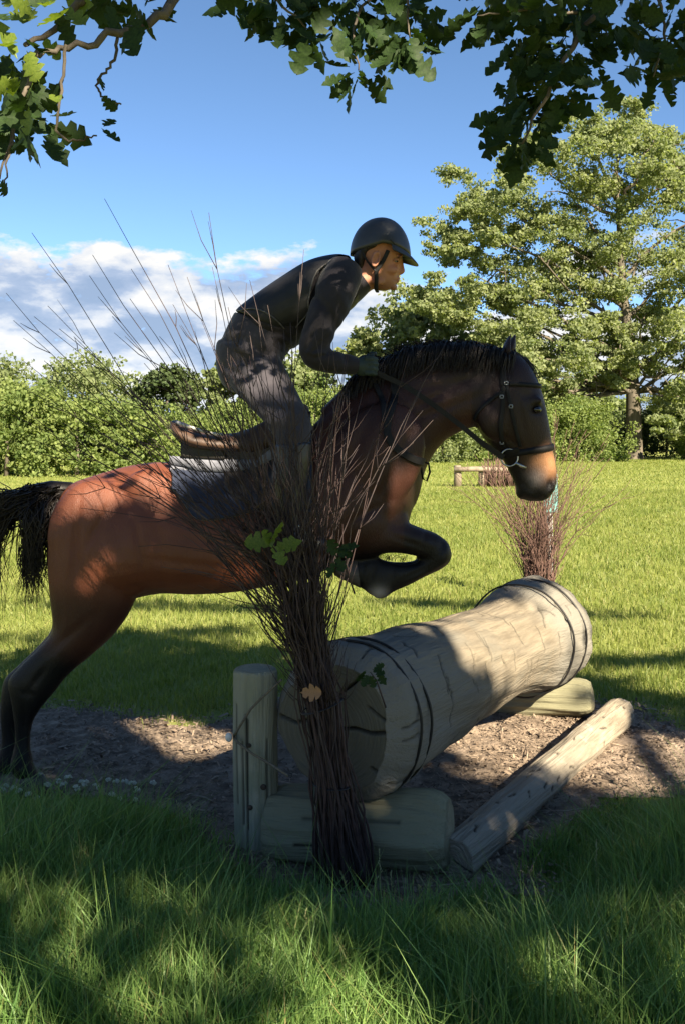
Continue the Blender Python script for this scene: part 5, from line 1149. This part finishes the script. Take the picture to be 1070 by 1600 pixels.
BG = [('hedge_bush', 'bush', 'bright green rounded hedge bush at the far left end of the hedge', 10, 612, 165, 35, 1, .0), ('hedge_bush', 'bush', 'bright green hedge bush between the left frame edge and the twigs', 120, 622, 150, 35.5, 1, .0),
      ('hedge_bush', 'bush', 'lower pale green hedge bush behind the leaning twigs of the near bundle', 215, 640, 130, 37, 1, .0), ('hedge_bush', 'bush', "bright hedge bush just above the horse's rump", 300, 655, 120, 40, 1, .0),
      ('hedge_bush', 'bush', 'leafy hedge bush seen behind the saddle', 395, 625, 150, 46, 1, .0), ('hedge_bush', 'bush', "hedge bush seen in the gap under the rider's arm", 490, 600, 140, 50, 1, .0),
      ('hedge_bush', 'bush', "hedge bush partly hidden by the horse's shoulder", 590, 612, 140, 52, 1, .0), ('hedge_bush', 'bush', "pale hedge bush below the horse's neck", 690, 622, 130, 53, 3, .0),
      ('hedge_bush', 'bush', "hedge bush just behind the horse's muzzle", 790, 630, 140, 54, 1, .0), ('hedge_bush', 'bush', 'sunlit shrub left of the lone oak trunk', 900, 628, 130, 55, 1, .0),
      ('hedge_bush', 'bush', 'dark shrub just right of the lone oak trunk', 1040, 640, 120, 64, 2, .0), ('hedge_bush', 'bush', 'green shrub at the right edge under the oak crown', 1110, 625, 120, 58, 1, .0),
      ('hedge_bush', 'bush', 'dark shrub behind the lone oak trunk', 950, 640, 110, 68, 2, .0),
      ('field_tree', 'tree', 'distant pale tree at the left edge above the hedge', -10, 568, 190, 92, 3, .1), ('field_tree', 'tree', 'distant broad tree rising behind the left hedge bushes', 130, 566, 200, 96, 3, .1),
      ('field_tree', 'tree', 'dark distant tree behind the bare twigs, left of the rider', 262, 578, 120, 84, 2, .1), ('field_tree', 'tree', "light green tree behind the rider's hip", 375, 556, 130, 70, 3, .1),
      ('field_tree', 'tree', "light green tree under the rider's chest", 470, 560, 120, 72, 3, .1), ('field_tree', 'tree', "leafy tree just right of the rider's hand", 585, 515, 130, 66, 0, .1),
      ('field_tree', 'tree', 'yellow green tree between the rider and the lone oak', 650, 440, 170, 68, 0, .12), ('field_tree', 'tree', "leafy tree behind the horse's ears", 780, 520, 170, 72, 0, .1),
      ('field_tree', 'tree', 'far tree standing behind the right edge bushes', 1120, 590, 160, 90, 3, .1), ('field_tree', 'tree', 'far tree low behind the shrub left of the oak trunk', 890, 590, 150, 92, 3, .1)]
for i, (nm, ct, lb, px, top, w, Y, kind, bh) in enumerate(BG):
    tree(nm, ct, lb, 'bushes of the far hedge' if nm == 'hedge_bush' else 'trees beyond the hedge', px, top, w, Y, kind, 200+i, bh, 44 if nm == 'hedge_bush' else 44, 344 if nm == 'hedge_bush' else 240, .125 if nm == 'hedge_bush' else .33, True)
def far_wood():
    rg = np.random.default_rng(9); cs = []; rs = []
    for k in range(240):
        x = -150+300*k/239+rg.normal(0, 1); Y = 190+rg.normal(0, 8); h = 7+2.5*math.sin(x*.05)+rg.uniform(-1.5, 2.5)
        cs.append((x, Y, h*.5)); rs.append((3.6, 3.0, h*.55))
    V, T, v = cards(cs, rs, 120, 1.2, rg); tag(put('far_wood', fast_mesh('far_wood', V, T, attrs={'var': v}), M_fol[3]), 'distant belt of woodland along the horizon', 'woodland', kind='stuff')
far_wood()

# ------------------------------------------------------------------ the small jump far behind, the teal marker, the clover
def far_jump():
    Y = 28; g = G(715, 680+2250/Y); root = thing('small_jump', (g.x, Y, 0), 'small brush jump with wooden posts and rail far out in the meadow', 'jump'); k = Y/F
    mw = pmat('old_post_wood', (.14, .11, .08), (.24, .2, .15), 5, (1, 1, .3), rough=.9, bump=.5, bscale=12)
    x = lambda p: (p-535)*k
    for p, h in ((714, .62), (752, .60)):
        rg = np.random.default_rng(int(p)); mb = MB(); mb.tube([(x(p), Y, -.05), (x(p)+.01, Y, .3), (x(p), Y, h-.03), (x(p), Y, h)], [.115, .11, .105, .085], 12); mb.build('post', mw, root)
    mb = MB(); mb.tube([(x(708), Y-.13, .50), (x(740), Y-.13, .52), (x(800), Y-.12, .50)], [.07, .075, .065], 10); mb.build('rail', mw, root)
    mb = MB(); rg = np.random.default_rng(4)
    for i in range(150):
        a, b = rg.uniform(754, 803), rg.normal(0, .14); mb.tube([(x(a), Y-.1+b, 0.02), (x(a)+rg.normal(0, .03), Y-.1+b, .32), (x(a)+rg.normal(0, .10), Y-.1+b+rg.normal(0, .06), rg.uniform(.5, .85))], [.012, .010, .005], 4)
    mb.build('brush', M_twig_red, root, kind='stuff')
far_jump()
def marker():
    Y = 8.5; x = (858-535)/F*Y; z1 = 1.5-(742-680)/F*Y
    root = thing('marker_post', (x, Y, 0), "teal painted marker post in the meadow, its top just below the horse's nostril", 'post'); m = pmat('faded_teal_paint', (.07, .19, .18), (.11, .25, .235), 12, rough=.6); 
    MB().tube([(x, Y, -.02), (x, Y, .5), (x-.002, Y, z1-.22)], [.030, .030, .028], 10).build('pole', pmat('grey_pole', (.2, .2, .19), rough=.7), root)
    bm = MB(); bm.box((x, Y-.035, z1-.16), (.125, .022, .34)); o = bm.build('board', m, root, smooth=False); mod = o.modifiers.new('b', 'BEVEL'); mod.width = .006; mod.segments = 2
marker()
def clover():
    rg = np.random.default_rng(8); mw = pmat('clover_white', (.55, .53, .45), (.68, .66, .58), 60, rough=.8, transl=.2); ms = pmat('clover_stem', (.06, .12, .03), rough=.6)
    head = MB()
    for i in range(26):                                                # a ball of little florets
        u = rg.normal(0, 1, 3); u /= np.linalg.norm(u); u[2] = abs(u[2])*.8+.05; d = Vector(u); head.tube([d*.003, d*.008, d*.0115], [.0016, .0026, .0012], 4)
    hm = head.mesh('flower_head'); hm.materials.append(mw)
    spots = [(4, 1240), (22, 1248), (30, 1240), (58, 1252), (75, 1262), (92, 1222), (107, 1216), (120, 1232), (128, 1222), (134, 1224), (170, 1242), (176, 1246), (182, 1222), (188, 1252), (196, 1282), (208, 1256), (214, 1252), (212, 1262), (10, 1256), (45, 1262), (150, 1230), (100, 1236), (240, 1262), (215, 1288)]
    for i, (px, py) in enumerate(spots):
        Y = rg.uniform(3.75, 3.98); c = P(px, py, Y); h = max(c.z, .07); c.z = h; root = thing('clover_flower', (c.x, Y, 0), 'small white clover flower in the grass by the hind hoof of the horse', 'flower', 'white clover flowers by the hind hoof')
        o = bpy.data.objects.new('flower_head', hm); C.objects.link(o); o.parent = root; o.location = (0, 0, h); s = rg.uniform(1.1, 1.6); o.scale = (s, s, s); o.rotation_euler = (rg.normal(0, .3), rg.normal(0, .3), rg.uniform(0, 6))
        MB().tube([(c.x+rg.normal(0, .01), Y, 0), (c.x+rg.normal(0, .004), Y, h*.6), (c.x, Y, h+.003)], [.0013, .0012, .001], 4).build('stem', ms, root)
clover()
